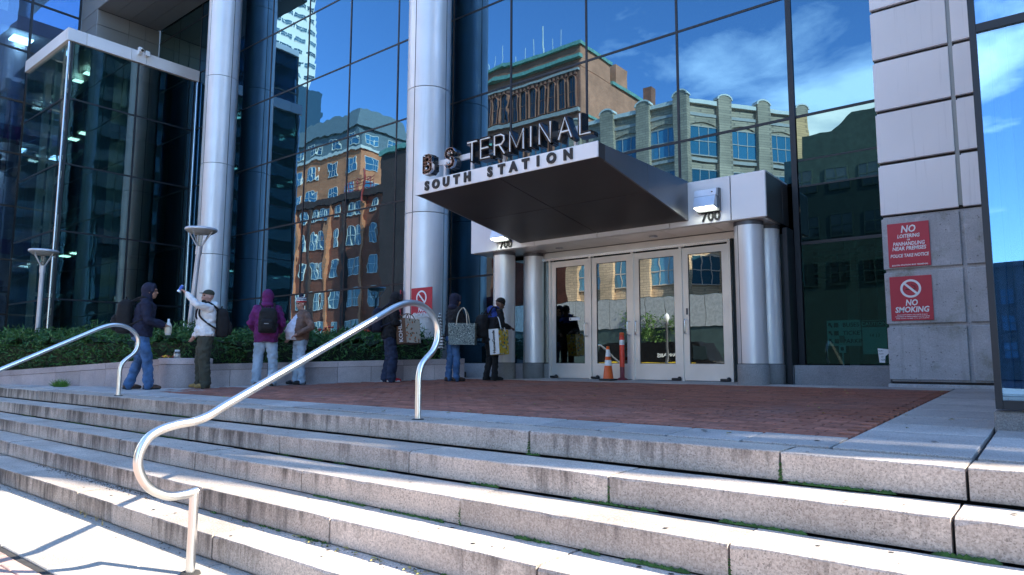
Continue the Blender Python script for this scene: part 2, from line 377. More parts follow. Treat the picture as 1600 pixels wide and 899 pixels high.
def chamfer_box(x0, x1, y0, y1, z0, z1, c):
    v = []; idx = {}
    for a in (0, 1):
        for b in (0, 1):
            for d in (0, 1):
                X, Y, Z = (x0, x1)[a], (y0, y1)[b], (z0, z1)[d]; sx, sy, sz = (c, -c)[a], (c, -c)[b], (c, -c)[d]
                for k, p in enumerate(((X, Y+sy, Z+sz), (X+sx, Y, Z+sz), (X+sx, Y+sy, Z))): idx[(a, b, d, k)] = len(v); v.append(p)
    I = idx; f = []
    f += [tuple(I[(0, b, d, 0)] for b, d in ((0, 0), (0, 1), (1, 1), (1, 0))), tuple(I[(1, b, d, 0)] for b, d in ((0, 0), (1, 0), (1, 1), (0, 1)))]
    f += [tuple(I[(a, 0, d, 1)] for a, d in ((0, 0), (1, 0), (1, 1), (0, 1))), tuple(I[(a, 1, d, 1)] for a, d in ((0, 0), (0, 1), (1, 1), (1, 0)))]
    f += [tuple(I[(a, b, 0, 2)] for a, b in ((0, 0), (0, 1), (1, 1), (1, 0))), tuple(I[(a, b, 1, 2)] for a, b in ((0, 0), (1, 0), (1, 1), (0, 1)))]
    for a in (0, 1):
        for b in (0, 1): f.append((I[(a, b, 0, 0)], I[(a, b, 1, 0)], I[(a, b, 1, 1)], I[(a, b, 0, 1)]))
        for d in (0, 1): f.append((I[(a, 0, d, 0)], I[(a, 1, d, 0)], I[(a, 1, d, 2)], I[(a, 0, d, 2)]))
    for b in (0, 1):
        for d in (0, 1): f.append((I[(0, b, d, 1)], I[(1, b, d, 1)], I[(1, b, d, 2)], I[(0, b, d, 2)]))
    for a in (0, 1):
        for b in (0, 1):
            for d in (0, 1): f.append((I[(a, b, d, 0)], I[(a, b, d, 1)], I[(a, b, d, 2)]))
    # make every face look outwards
    c0 = Vector(((x0+x1)/2, (y0+y1)/2, (z0+z1)/2)); g = []
    for q in f:
        P = [Vector(v[i]) for i in q]; n = (P[1]-P[0]).cross(P[2]-P[0]); ctr = sum(P, Vector())/len(P)
        g.append(q if n.dot(ctr-c0) > 0 else tuple(reversed(q)))
    return v, g
def tag(o, label=None, cat=None, group=None, kind=None):
    if label: o['label'] = label
    if cat: o['category'] = cat
    if group: o['group'] = group
    if kind: o['kind'] = kind
    return o
def thing(name, label, cat, loc=(0, 0, 0), group=None, rotz=0.):
    o = bpy.data.objects.new(name, None); COL.objects.link(o); o.location = loc; o.rotation_euler = (0, 0, rotz); o['_w'] = list(loc); o.empty_display_size = .2
    return tag(o, label, cat, group)
def structure(name, loc=(0, 0, 0)):
    o = bpy.data.objects.new(name, None); COL.objects.link(o); o.location = loc; o['_w'] = list(loc); o['kind'] = 'structure'; return o
def inst(src, name, parent, loc, rot=None, scale=None):      # copy sharing mesh data; loc is relative to the parent
    o = src.copy(); o.name = name; COL.objects.link(o); o.parent = parent; o.location = loc
    if rot is not None: o.rotation_euler = rot
    if scale is not None: o.scale = scale
    return o
def copy_tree(o, parent=None):
    c = o.copy(); COL.objects.link(c); c.parent = parent
    for ch in list(o.children): copy_tree(ch, c)
    return c
def shared(name, mb, mats):                                    # mesh data only
    o = mb.build(name, mats, local=True); me = o.data; bpy.data.objects.remove(o); return me
def place(name, me, parent, loc, rot=None, scale=None):
    o = bpy.data.objects.new(name, me); COL.objects.link(o); o.parent = parent
    if parent: loc = Vector(loc)-Vector(parent['_w'])
    o.location = loc
    if rot is not None: o.rotation_euler = rot
    if scale is not None: o.scale = scale
    return o
def plaza_z(y): return .8+.0305*(y-3.8)

# ------------------------------------------------------------------ ground, steps, plaza
def build_ground():
    g = MB(); g.box(-600, 600, -900, 600, -1.2, -.13); o = g.build('ground', 'asphalt'); o['kind'] = 'structure'
    rd = MB(); rd.box(-200, 120, -26, -9.3, -.128, -.124); o = rd.build('road', 'road_worn'); o['kind'] = 'structure'
    mk = MB()
    for x in range(-120, 60, 9): mk.box(x, x+3, -15.1, -14.95, -.122, -.118)
    o = mk.build('lane_marking', 'white_paint'); o['kind'] = 'structure'
    far = MB(); far.cbox(-200, 120, -34, -26, -.12, .02, .02); o = far.build('far_pavement', 'concrete_grey'); o['kind'] = 'structure'
    sw = structure('sidewalk')
    b = MB(); b.box(-60, 40, -9.1, 2.42, -.3, -.012); b.build('bedding', 'joint_dark', sw)
    kb = MB(); kb.cbox(-60, 40, -9.3, -9.11, -.3, .0, .015); kb.build('kerb', 'granite_grey', sw)
    # flagstones
    x = -16.3; k = 0
    while x < 9:
        w = 1.17+.35*((k*37) % 5)/5
        q = MB(); q.cbox(x+.004, x+w-.004, 1.615, 2.264, -.1, 0, .006); q.build('paving_slab', 'sidewalk_stone', sw)
        q = MB(); q.cbox(x+.35, x+w+.342, 2.272, 2.40, -.1, -.001, .005); q.build('paving_slab', 'sidewalk_stone', sw)
        x += w; k += 1
    for i in range(34):
        for j in range(4):
            q = MB(); q.cbox(-60+i*3+.006, -57+i*3-.006, -9.1+j*1.62+.006, -9.1+(j+1)*1.62-.006, -.1, -.001, .006); q.build('paving_slab', 'sidewalk_stone', sw)
    y = 1.565
    me = shared('brick', MB().cbox(-.097, .097, -.046, .046, -.06, 0, .005), 'pink_brick')
    n = 0
    for r in range(9):
        for i in range(26):
            X = -8.2+i*.2+(r % 2)*.1; Y = y-.05-r*.098
            if n < 150 and X < -3.6: place('brick', me, sw, (X, Y, random.uniform(-.002, .001))); n += 1
    m = MB()
    for r in range(42):
        for i in range(int(14/.2)):
            X = -12+i*.2+(r % 2)*.1; Y = y-.05-r*.098
            if r < 9 and -8.3 < X < -3.6 and (r*26+0) < 150+26*4 and r < 6: continue
            m.box(X-.097, X+.097, Y-.046, Y+.046, -.06, -.004)
    o = m.build('brick_field', 'pink_brick', sw); o['kind'] = 'stuff'
build_ground()

STEP = {1: (3.82, .80, .0), 2: (3.42, .64, -.41), 3: (3.03, .48, -1.21), 4: (2.68, .32, -.44), 5: (2.345, .16, 0)}
JOINTS = {1: [-17.5, -15.9, -14.26, -12.67, -11.1, -9.51, -7.88, -6.25, -4.61, -2.92, -1.23, -.39, 1.2, 2.8],
          2: [-18.0, -16.4, -14.8, -13.2, -11.58, -10.17, -8.5, -6.91, -5.30, -3.68, -2.05, -.41, 1.2, 2.8],
          3: [-18.5, -17, -15.4, -13.8, -12.2, -10.62, -9.07, -7.54, -6.76, -5.98, -4.40, -2.82, -1.21, .35, 1.9, 2.8],
          4: [-17.6, -16.0, -14.4, -12.8, -11.25, -9.70, -8.22, -6.69, -5.15, -3.58, -2.0, -.44, 1.1, 2.8],
          5: [-17.8, -16.2, -14.6, -13., -11.4, -9.8, -8.20, -7.39, -6.62, -5.88, -5.20, -4.35, -2.8, -1.2, .4, 2.0, 2.8]}
def build_steps():
    st = structure('stone_steps')
    base = MB()
    for k in range(1, 6):
        Y, z, _ = STEP[k]; base.box(-18.5, 2.8, Y+.05, 4.4, z-.155, z-.03)
    base.build('step_bedding', 'joint_dark', st)
    for k in range(1, 6):
        Y, z, _ = STEP[k]; J = JOINTS[k]; back = Y+.36 if k > 1 else Y+.30
        for a, b in zip(J[:-1], J[1:]):
            g = .006+.005*((int(a*100)*7) % 3)/2
            if abs(a+.39) < .05 or abs(b+.39) < .05 or abs(a+.41) < .03 or abs(b+.41) < .03: g = .012
            m = MB(); dy = random.uniform(-.006, .006); dz = random.uniform(-.003, .002)
            xa, xb = a+g*.6, b-g*.6; n = max(5, int((xb-xa)/.11)); V = []
            for i in range(n+1):
                x = xa+(xb-xa)*i/n; e = .022 if i in (0, n) and random.random() < .6 else random.choice((.006, .007, .009, .009, .012)); e += .012*(random.random() < .04)
                yy = Y+dy+random.uniform(-.0015, .0015); zt = z+dz+random.uniform(-.001, .001)
                V += [(x, yy+.003, z-.152), (x, yy, z-.140), (x, yy, zt-e), (x, yy+e*.3, zt-e*.28), (x, yy+e*1.1, zt), (x, back, zt), (x, back, z-.152)]
            F = [(i*7+k, (i+1)*7+k, (i+1)*7+(k+1) % 7, i*7+(k+1) % 7) for i in range(n) for k in range(7)]
            m.add(V, F+[tuple(range(6, -1, -1)), tuple(n*7+k for k in range(7))]); m.build('granite_block', 'granite_step', st)
    # moss and grit in the joints at the foot of the risers
    mo = MB(); rng = random.Random(3)
    def clump(x, y, z, s):
        n = 5; a0 = rng.random()*6; pts = [(x+math.cos(a0+i*6.283/n)*s*rng.uniform(.7, 1.5), y+math.sin(a0+i*6.283/n)*s*.45, z) for i in range(n)]
        mo.add(pts+[(x, y, z+s*rng.uniform(.5, .9))], [(i, (i+1) % n, n) for i in range(n)])
    def run(k, x0, x1, dens, s):
        Y, z, _ = STEP[k]; zz = z-.16 if k < 6 else 0
        for i in range(int((x1-x0)*dens)):
            xx = rng.uniform(x0, x1)
            if math.sin(xx*7.3+k*2)+math.sin(xx*17.1+k)*.7+math.sin(xx*3.1)*.8 < -.15: continue
            clump(xx, Y-rng.random()*.018-.002, zz+.002, s*rng.uniform(.8, 1.8))
    run(2, -3.2, -1.6, 150, .012); run(2, -5.3, -3.9, 70, .009); run(1, -1.3, -.3, 170, .012); run(2, -1.4, 1.5, 190, .014)
    run(3, -3.0, -1.4, 200, .014); run(3, -1.2, .8, 150, .014); run(3, -4.6, -3.0, 120, .011); run(4, -2.6, -1.3, 110, .013)
    run(1, -3.15, -2.8, 160, .012); run(1, -9.6, -7.4, 60, .009); run(2, -10.1, -7, 60, .009); run(4, -5, -3.6, 90, .010); run(2, -12, -10, 50, .01)
    for (X, k) in ((-2.92, 1), (-2.05, 2), (-1.23, 1), (-2.82, 3), (-1.21, 3)):
        Y, z, _ = STEP[k]
        for i in range(34): clump(X+rng.uniform(-.008, .008), Y-.002, z-.158+rng.random()**2*.10, .008)
    o = mo.build('moss', 'moss'); o['kind'] = 'stuff'
    gr = MB()
    for (k, x0, x1, n) in ((4, -8.6, -5.6, 420), (5, -8.5, -4.0, 90), (4, -4.8, -2.5, 50)):
        Y, z, _ = STEP[k]
        for i in range(n):
            x = rng.uniform(x0, x1); y = Y-.005-abs(rng.gauss(0, .05)); s = rng.uniform(.002, .006); zz = z-.158
            gr.add([(x-s, y-s, zz), (x+s, y-s*.6, zz), (x+s*.3, y+s, zz), (x, y, zz+s)], [(0, 1, 3), (1, 2, 3), (2, 0, 3)])
    o = gr.build('grit', 'earth'); o['kind'] = 'stuff'
    lf = MB()
    for i in range(26):
        x = rng.uniform(-3.95, -2.5); y = 2.67-rng.random()*.07; a = rng.random()*6.28; s = rng.uniform(.014, .028); z = .163+rng.random()*.006
        c, q = math.cos(a)*s, math.sin(a)*s
        lf.add([(x-c, y-q, z), (x+q*.4, y-c*.4, z+.008), (x+c, y+q, z+.002), (x-q*.4, y+c*.4, z+.004)], [(0, 1, 2, 3)])
    for (x, y, z) in ((-6.3, 2.3, .003), (-6.1, 2.31, .003), (-5.9, 2.28, .003), (-6.45, 2.32, .003)):
        for j in range(5):
            a = rng.random()*3.14; lf.add([(x, y, z), (x+.01, y, z), (x+math.cos(a)*.06, y+.01, z+math.sin(a)*.07)], [(0, 1, 2)])
    o = lf.build('leaf_litter', 'leaf_yellow'); o['kind'] = 'stuff'
build_steps()

def sheared(m):                                                # plaza falls gently towards the steps
    m.v = [(x, y, z+.0305*(y-3.8)) for x, y, z in m.v]; return m
def build_plaza():
    pz = structure('plaza_paving')
    b = MB(); b.prism([(-40, 4.0), (4, 4.0), (4, 10.6), (-40, 10.6)], .45, .77); sheared(b).build('bedding', 'joint_dark', pz)
    def slab(x0, x1, y0, y1, mat='granite_paving'):
        m = MB(); m.cbox(x0+.008, x1-.008, y0+.009, y1-.009, .70, .8+random.uniform(-.002, .001), .004); sheared(m).build('paving_slab', mat, pz)
    # border behind the top step
    xs = [-.39, -1.05, -1.56, -2.05, -2.56, -3.1, -3.47, -3.98, -4.5, -5.05, -5.6, -6.2, -6.8, -7.4, -8., -8.6, -9.2, -9.8, -10.4, -11., -11.6, -12.2, -12.8, -13.4, -14., -14.6, -15.2, -15.8, -16.4, -17, -17.6, -18.2]
    for a, b_ in zip(xs[:-1], xs[1:]):
        if a > -1.0: slab(b_, a, 4.13, 4.62)
        elif b_ > -10.9: slab(b_, a, 4.13, 4.58)
        else: slab(b_, a, 4.13, 4.58)
    # band on the right, running in to the pier
    ys = [4.62, 5.05, 5.5, 6.1, 6.75, 7.4, 8.1, 8.8, 9.78]
    for a, b_ in zip(ys[:-1], ys[1:]): slab(-1.05, -.39, a, b_); 
    for a, b_ in zip([4.13]+ys[:-1], ys): slab(-.38, 2.2, a, b_)
    # edging along the building
    x = -1.05
    while x > -9: slab(x-1.3, x, 9.32, 9.78); x -= 1.3
    slab(-7.5, -3.3, 9.78, 10.12, 'granite_grey')
    # left apron
    y0 = 4.58
    for i in range(11): slab(-16.8+i*.62, -16.8+i*.62+.62, 4.58, 5.2)
    # slabs next to the planter
    for (x0, x1, yy0, yy1) in ((-10.95, -10.45, 5.2, 5.8), (-10.7, -10.05, 5.8, 6.8), (-10.3, -9.7, 6.8, 7.8), (-9.85, -9.25, 7.8, 8.6), (-9.4, -8.8, 8.6, 9.32)): slab(x0, x1, yy0, yy1)
    # brick field, running bond parallel to the facade
    me = shared('brick', MB().cbox(-.0955, .0955, -.0455, .0455, -.06, 0, .004), 'paver_brick')
    n = 0; m = MB(); r = 0; y = 4.62
    while y < 9.28:
        xl = -10.4 if y < 4.85 else np.interp(y, [4.85, 5.8, 6.8, 7.8, 8.6, 9.4], [-10.75, -10.4, -9.98, -9.5, -9.1, -8.65])
        x = -1.06-.098-(r % 2)*.1
        while x > xl+.05:
            z = .8+.0305*(y+.05-3.8)+random.uniform(-.003, .0015)
            if n < 300 and x > -8.5: place('brick', me, pz, (x, y+.05, z), rot=(.0305, 0, random.uniform(-.01, .01))); n += 1
            else:
                v, f = chamfer_box(x-.0955, x+.0955, y+.0045, y+.0955, z-.05, z, .004) if y < 6 else (None, None)
                if v: m.add(v, f)
                else: m.box(x-.098, x+.098, y+.0025, y+.0975, z-.05, z)
            x -= .2
        y += .1; r += 1
    o = m.build('brick_field', 'paver_brick', pz); o['kind'] = 'stuff'
build_plaza()
def build_spots():
    r = random.Random(12); m = MB(); lf = MB()
    for i in range(70):
        x, y = r.uniform(-9.5, -.2), r.uniform(4.0, 9.2); z = plaza_z(y)+.0045; s_ = r.uniform(.008, .022); n = 7
        V = [(x+math.cos(k*6.283/n)*s_*r.uniform(.7, 1.2), y+math.sin(k*6.283/n)*s_*r.uniform(.7, 1.2), z) for k in range(n)]; m.add(V+[(x, y, z+.002)], [(k, (k+1) % n, n) for k in range(n)])
    for k in range(1, 6):
        Y, zt, _ = STEP[k]
        for i in range(16):
            x, y = r.uniform(-8, .5), Y+r.uniform(.05, .3); s_ = r.uniform(.006, .014); n = 7
            V = [(x+math.cos(q*6.283/n)*s_*r.uniform(.7, 1.2), y+math.sin(q*6.283/n)*s_*r.uniform(.7, 1.2), zt+.003) for q in range(n)]; m.add(V+[(x, y, zt+.0045)], [(q, (q+1) % n, n) for q in range(n)])
    o = m.build('gum_spots', 'joint_dark'); o['kind'] = 'stuff'
    for i in range(46):
        x, y = r.uniform(-8.5, -.5), r.uniform(4.2, 9.2); z = plaza_z(y)+.006; a = r.random()*6.28; s_ = r.uniform(.012, .03); c, q = math.cos(a)*s_, math.sin(a)*s_
        lf.add([(x-c, y-q, z), (x+q*.5, y-c*.5, z+.01), (x+c, y+q, z+.003), (x-q*.5, y+c*.5, z+.005)], [(0, 1, 2, 3)])
    o = lf.build('dry_leaves', 'leaf_yellow'); o['kind'] = 'stuff'
build_spots()

# ------------------------------------------------------------------ handrails
def catmull(P, n=7):
    P = [Vector(p) for p in P]; out = []
    for i in range(len(P)-1):
        a, b, c, d = P[max(i-1, 0)], P[i], P[i+1], P[min(i+2, len(P)-1)]
        for k in range(n):
            t = k/n; out.append(.5*((2*b)+(c-a)*t+(2*a-5*b+4*c-d)*t*t+(3*b-a-3*c+d)*t**3))
    return out+[P[-1]]
def handrail(x, label):
    t = thing('handrail', label, 'handrail', (x, 2.12, 0), 'bent steel handrails on the steps')
    r = .0265
    post = MB(); post.tube([(x, 2.12, -.02), (x, 2.12, .497)], r, 14); post.build('post', 'rail_steel', t)
    yz = [(2.135, .484), (2.05, .474), (1.955, .482), (1.85, .545), (1.79, .645), (1.785, .735), (1.825, .82), (1.90, .868), (2.0, .893), (2.10, .905), (2.19, .935), (2.28, .985)]
    q = catmull([(x, a, b) for a, b in yz])
    a0, a1 = (2.28, .985), (3.66, 1.692)
    st = [(x, a0[0]+(a1[0]-a0[0])*k/5, a0[1]+(a1[1]-a0[1])*k/5) for k in range(1, 5)]
    yz2 = [(3.66, 1.692), (3.75, 1.728), (3.86, 1.752), (3.985, 1.738), (4.095, 1.675), (4.165, 1.575), (4.168, 1.46), (4.12, 1.365), (4.04, 1.295), (3.985, 1.235), (3.962, 1.15), (3.96, 1.05)]
    q2 = catmull([(x, a, b) for a, b in yz2])
    MB().tube(q+[Vector(p) for p in st]+q2+[Vector((x, 3.96, .79))], r, 14).build('rail', 'rail_steel', t)
    MB().lathe([(.055, .796), (.05, .806), (.027, .808)], (x, 3.96, 0), 20).build('grout_collar', 'joint_dark', t)
    MB().lathe([(.06, .0), (.054, .014), (.027, .016)], (x, 2.12, 0), 20).build('grout_collar', 'joint_dark', t)
handrail(-4.17, 'bright bent steel handrail nearest the camera, running up the granite steps')
handrail(-9.99, 'bent steel handrail on the far left of the steps, beside the planter wall')

# ------------------------------------------------------------------ mirror glass facade of the terminal
YG = 10.3
XL = [-24.42, -22.9, -21.38, -20.73, -18.93, -17.13, -15.33, -13.53, -11.73, -9.93, -8.33, -6.54, -4.75, -2.96, -1.75]
ZL = [1.25, 3.0, 4.9, 6.8, 8.69, 10.58, 12.47, 14.36, 15.2]
def pane_obj(x0, x1, z0, z1, mat, parent, y=YG, name='glass_pane', tilt=.0016):
    m = MB(); cx, cz = (x0+x1)/2, (z0+z1)/2; w, h = (x1-x0)/2-.012, (z1-z0)/2-.012
    m.box(-w, w, 0, .024, -h, h)
    o = m.build(name, mat, local=True); o.parent = parent
    o.location = Vector((cx, y, cz))-Vector(parent['_w']); o.rotation_euler = (random.gauss(0, tilt*.6), 0, random.gauss(0, tilt)); return o
def build_facade():
    t = thing('glass_facade', 'tall blue mirror glass wall of the bus terminal behind the entrance canopy', 'glass facade', (-10, YG, 1.0))
    for i, (a, b) in enumerate(zip(XL[:-1], XL[1:])):
        for j, (z0, z1) in enumerate(zip(ZL[:-1], ZL[1:])):
            if b <= -21.38 and z0 < 10.5: continue
            if a >= -8.4 and b <= -2.9 and z1 < 3.95: continue                    # entrance vestibule
            if a == -2.96 and z0 < 4.8:
                if j == 0: pane_obj(a+.06, b, 1.25, 3.0, 'store_glass', t, tilt=.0004)
                else:
                    pane_obj(a+.06, b, 3.0, 3.84, 'facade_glass_dark', t); pane_obj(a+.06, b, 3.84, 4.23, 'facade_glass_dim', t, tilt=.0005); pane_obj(a+.06, b, 4.23, 4.9, 'facade_glass_dim', t, tilt=.0005)
                continue
            z0b = 3.9 if (a >= -8.4 and b <= -2.9 and z0 < 3.9) else z0
            dim = (b <= -21.38)
            pane_obj(a, b, z0b, z1, 'facade_glass_dim' if dim else ('facade_glass' if a < -9 else 'facade_glass_calm'), t, tilt=.0016 if a < -9 else .0008)
    pane_obj(-8.46, -8.33, 1.25, 3.0, 'facade_glass', t)
    for k, x in enumerate(XL[2:-1]):
        lo = 1.25 if (x < -8.3 or x > -3) else 3.9
        m = MB(); w = .02
        if x == -2.96: m.box(x-.02, x+.06, YG-.03, YG+.08, lo, 15.2); 
        else: m.box(x-w, x+w, YG-.012, YG+.06, lo, 15.2)
        m.build('mullion', 'mullion_metal', t)
    for z in ZL[1:-1]:
        m = MB()
        x0 = -24.42 if z > 10.5 else -21.36
        if z < 3.9: m.box(x0, -8.46, YG-.009, YG+.06, z-.02, z+.02); m.box(-2.89, -1.76, YG-.009, YG+.06, z-.022, z+.022)
        else: m.box(x0, -1.76, YG-.009, YG+.06, z-.02, z+.02)
        m.build('transom', 'mullion_metal', t)
    for z in (3.84, 4.23): MB().box(-2.89, -1.76, YG-.006, YG+.05, z-.012, z+.012).build('transom', 'mullion_metal', t)
    for a, b in ((-2.96, -1.76), (-3.05, -2.97), (-9.6, -8.47), (-11.4, -9.61), (-13.2, -11.41), (-15, -13.21), (-16.8, -15.01), (-18.6, -16.81), (-21.36, -18.61)):
        m = MB(); m.cbox(a, b-.006, 9.97, YG+.1, .85, 1.245, .006); m.build('sill_block', 'granite_grey', t)
    # structure behind the glass
    MB().box(-24.42, -1.76, 10.32, 10.6, 15.21, 19.).build('sun_block_wall', 'panel_metal', t)  # unseen wall added to keep the sun off the lobby roof band
    m = MB(); m.box(-24.3, -9.0, 10.42, 10.6, .9, 15.1); m.box(-9.0, -1.8, 10.42, 10.6, 4.05, 15.1)
    m.box(-24.42, -1.8, 10.6, 24, 15.0, 15.2); m.box(-24.42, -1.8, 23.8, 24, 0, 15.0); m.build('backing_wall', 'interior_dark', t)
    m = MB(); m.box(-9.0, -1.8, 10.33, 17, .88, .985); m.build('lobby_floor', 'interior_mid', t)
    m = MB(); m.box(-9., -1.8, 17, 17.2, .9, 4.05); m.box(-9.0, -8.9, 10.6, 17, .99, 4.05); m.box(-1.8, -1.7, 10.6, 17, .99, 4.05); m.box(-8.9, -1.8, 10.62, 17, 3.95, 4.05); m.build('lobby_shell', 'interior_dark', t)
    m = MB(); 
    for x in (-2.75, -2.3): m.cbox(x, x+.16, 12.2, 12.4, .99, 3.9, .01)
    m.cbox(-2.85, -1.9, 13.4, 14.0, .99, 1.9, .02); m.build('lobby_fitting', 'interior_mid', t)
    m = MB()                                                                     # glass-block screen inside
    for i in range(13):
        for j in range(6):
            x = -2.86+i*.085; z = 2.45+j*.082
            m.cbox(x, x+.075, 10.75, 10.80, z, z+.072, .012)
    m.build('glass_block_screen', 'store_glass', t)
build_facade()

def build_store_items():
    s = thing('wayfinding_sign', 'grey green sign reading buses, tickets and parking inside the low window', 'sign', (-2.45, 10.6, 1.5))
    MB().box(-2.67, -2.225, 10.60, 10.61, 1.52, 1.885).build('board', 'print_green', s)
    m = MB()
    for i, w in enumerate(('BUSES', 'TICKETS', 'PARKING')): m.text(w, .082, (-2.46, 10.598, 1.815-i*.115), depth=.003, offset=.0016, align='LEFT')
    for i in range(3):
        z = 1.815-i*.115
        m.box(-2.575, -2.515, 10.596, 10.5985, z-.03, z+.034)
        m.add([(-2.65, 10.597, z+.035), (-2.605, 10.597, z+.035), (-2.65, 10.597, z-.01)], [(0, 1, 2)]); m.add([(-2.645, 10.597, z+.018), (-2.628, 10.597, z+.035), (-2.592, 10.597, z-.02), (-2.607, 10.597, z-.036)], [(0, 1, 2, 3)])
    o = m.build('lettering', 'print_black', s); o['kind'] = 'stuff'
    s = thing('caution_notice', 'pale green caution notice in the low window, right of the buses sign', 'notice', (-2.0, 10.6, 1.5))
    MB().box(-2.205, -1.90, 10.59, 10.598, 1.40, 1.87).build('sheet', 'print_green', s)
    m = MB(); m.box(-2.2, -1.905, 10.587, 10.5885, 1.775, 1.865); m.text('14 13', .06, (-2.05, 10.588, 1.66), depth=.002)
    for x in (-2.15, -1.96): m.lathe([(.03, 0), (.02, 0)], (x, 10.5885, 1.70), 12)
    m.build('heading', 'print_black', s)
    m = MB(); m.text('CAUTION', .07, (-2.052, 10.5855, 1.82), depth=.002); m.build('lettering', 'print_green', s)
    p = thing('paper_flyer', 'torn white paper flyer stuck low in the corner of the window', 'flyer', (-1.86, 10.28, 1.3))
    m = MB(); m.prism_y([(-1.965, 1.475), (-1.83, 1.46), (-1.83, 1.41), (-1.875, 1.37), (-1.885, 1.28), (-1.95, 1.285)], 10.285, 10.289); m.build('sheet', 'print_white', p)
    m = MB()
    for k in range(4): m.text('•OA•'[k % 3:], .03, (-1.93+.01*k, 10.2835, 1.44-k*.04), depth=.001)
    m.build('print', 'print_black', p)
    for (x, lab) in ((-2.44, 'small white sign on a stake in the middle of the low window'), (-3.10, 'small white sign on a stake at the left edge of the low window')):
        q = thing('stake_sign', lab, 'sign', (x, 10.5, 1.0), 'small stake signs inside the low window')
        MB().box(x-.008, x+.008, 10.46, 10.475, .99, 1.5).build('stake', 'white_paint', q); MB().cbox(x-.045, x+.045, 10.44, 10.458, 1.42, 1.53, .004).build('plate', 'print_white', q)
        MB().cbox(x-.032, x+.032, 10.43, 10.46, 1.56, 1.66, .006).build('meter_head', 'fixture_grey', q)
        MB().box(x-.02, x+.02, 10.436, 10.4395, 1.45, 1.50).build('print', 'print_black', q)
build_store_items()

# ------------------------------------------------------------------ round columns
def round_column(x, y, label, r=.45):
    t = thing('round_column', label, 'column', (x, y, plaza_z(y)), 'tall clad columns in front of the glass')
    MB().lathe([(r+.015, plaza_z(y)-.03), (r+.015, 1.66), (r, 1.675)], (x, y, 0), 40).build('column_base', 'granite_grey', t)
    MB().lathe([(r-.03, 1.5), (r-.03, 15.1)], (x, y, 0), 32).build('shaft_core', 'joint_dark', t)
    zs = [1.70, 4.25, 6.86, 9.44, 12.0, 15.1]
    for a, b in zip(zs[:-1], zs[1:]):
        for k in range(4):
            g = .009/r; a0 = k*math.pi/2+g+R_(6); a1 = (k+1)*math.pi/2-g+R_(6)
            m = MB(); m.lathe([(r-.03, a+.008), (r, a+.008), (r, b-.008), (r-.03, b-.008)], (x, y, 0), 12, a0=a0, a1=a1)
            o = m.build('cladding_panel', 'column_cladding', t)
            me = o.data
            if hasattr(me, 'set_sharp_from_angle'): me.set_sharp_from_angle(angle=R_(35))
round_column(-10.06, 9.70, 'tall silver round column just left of the canopy, carrying a red sign')
round_column(-18.76, 9.72, 'tall silver round column at far left beside the glass box')

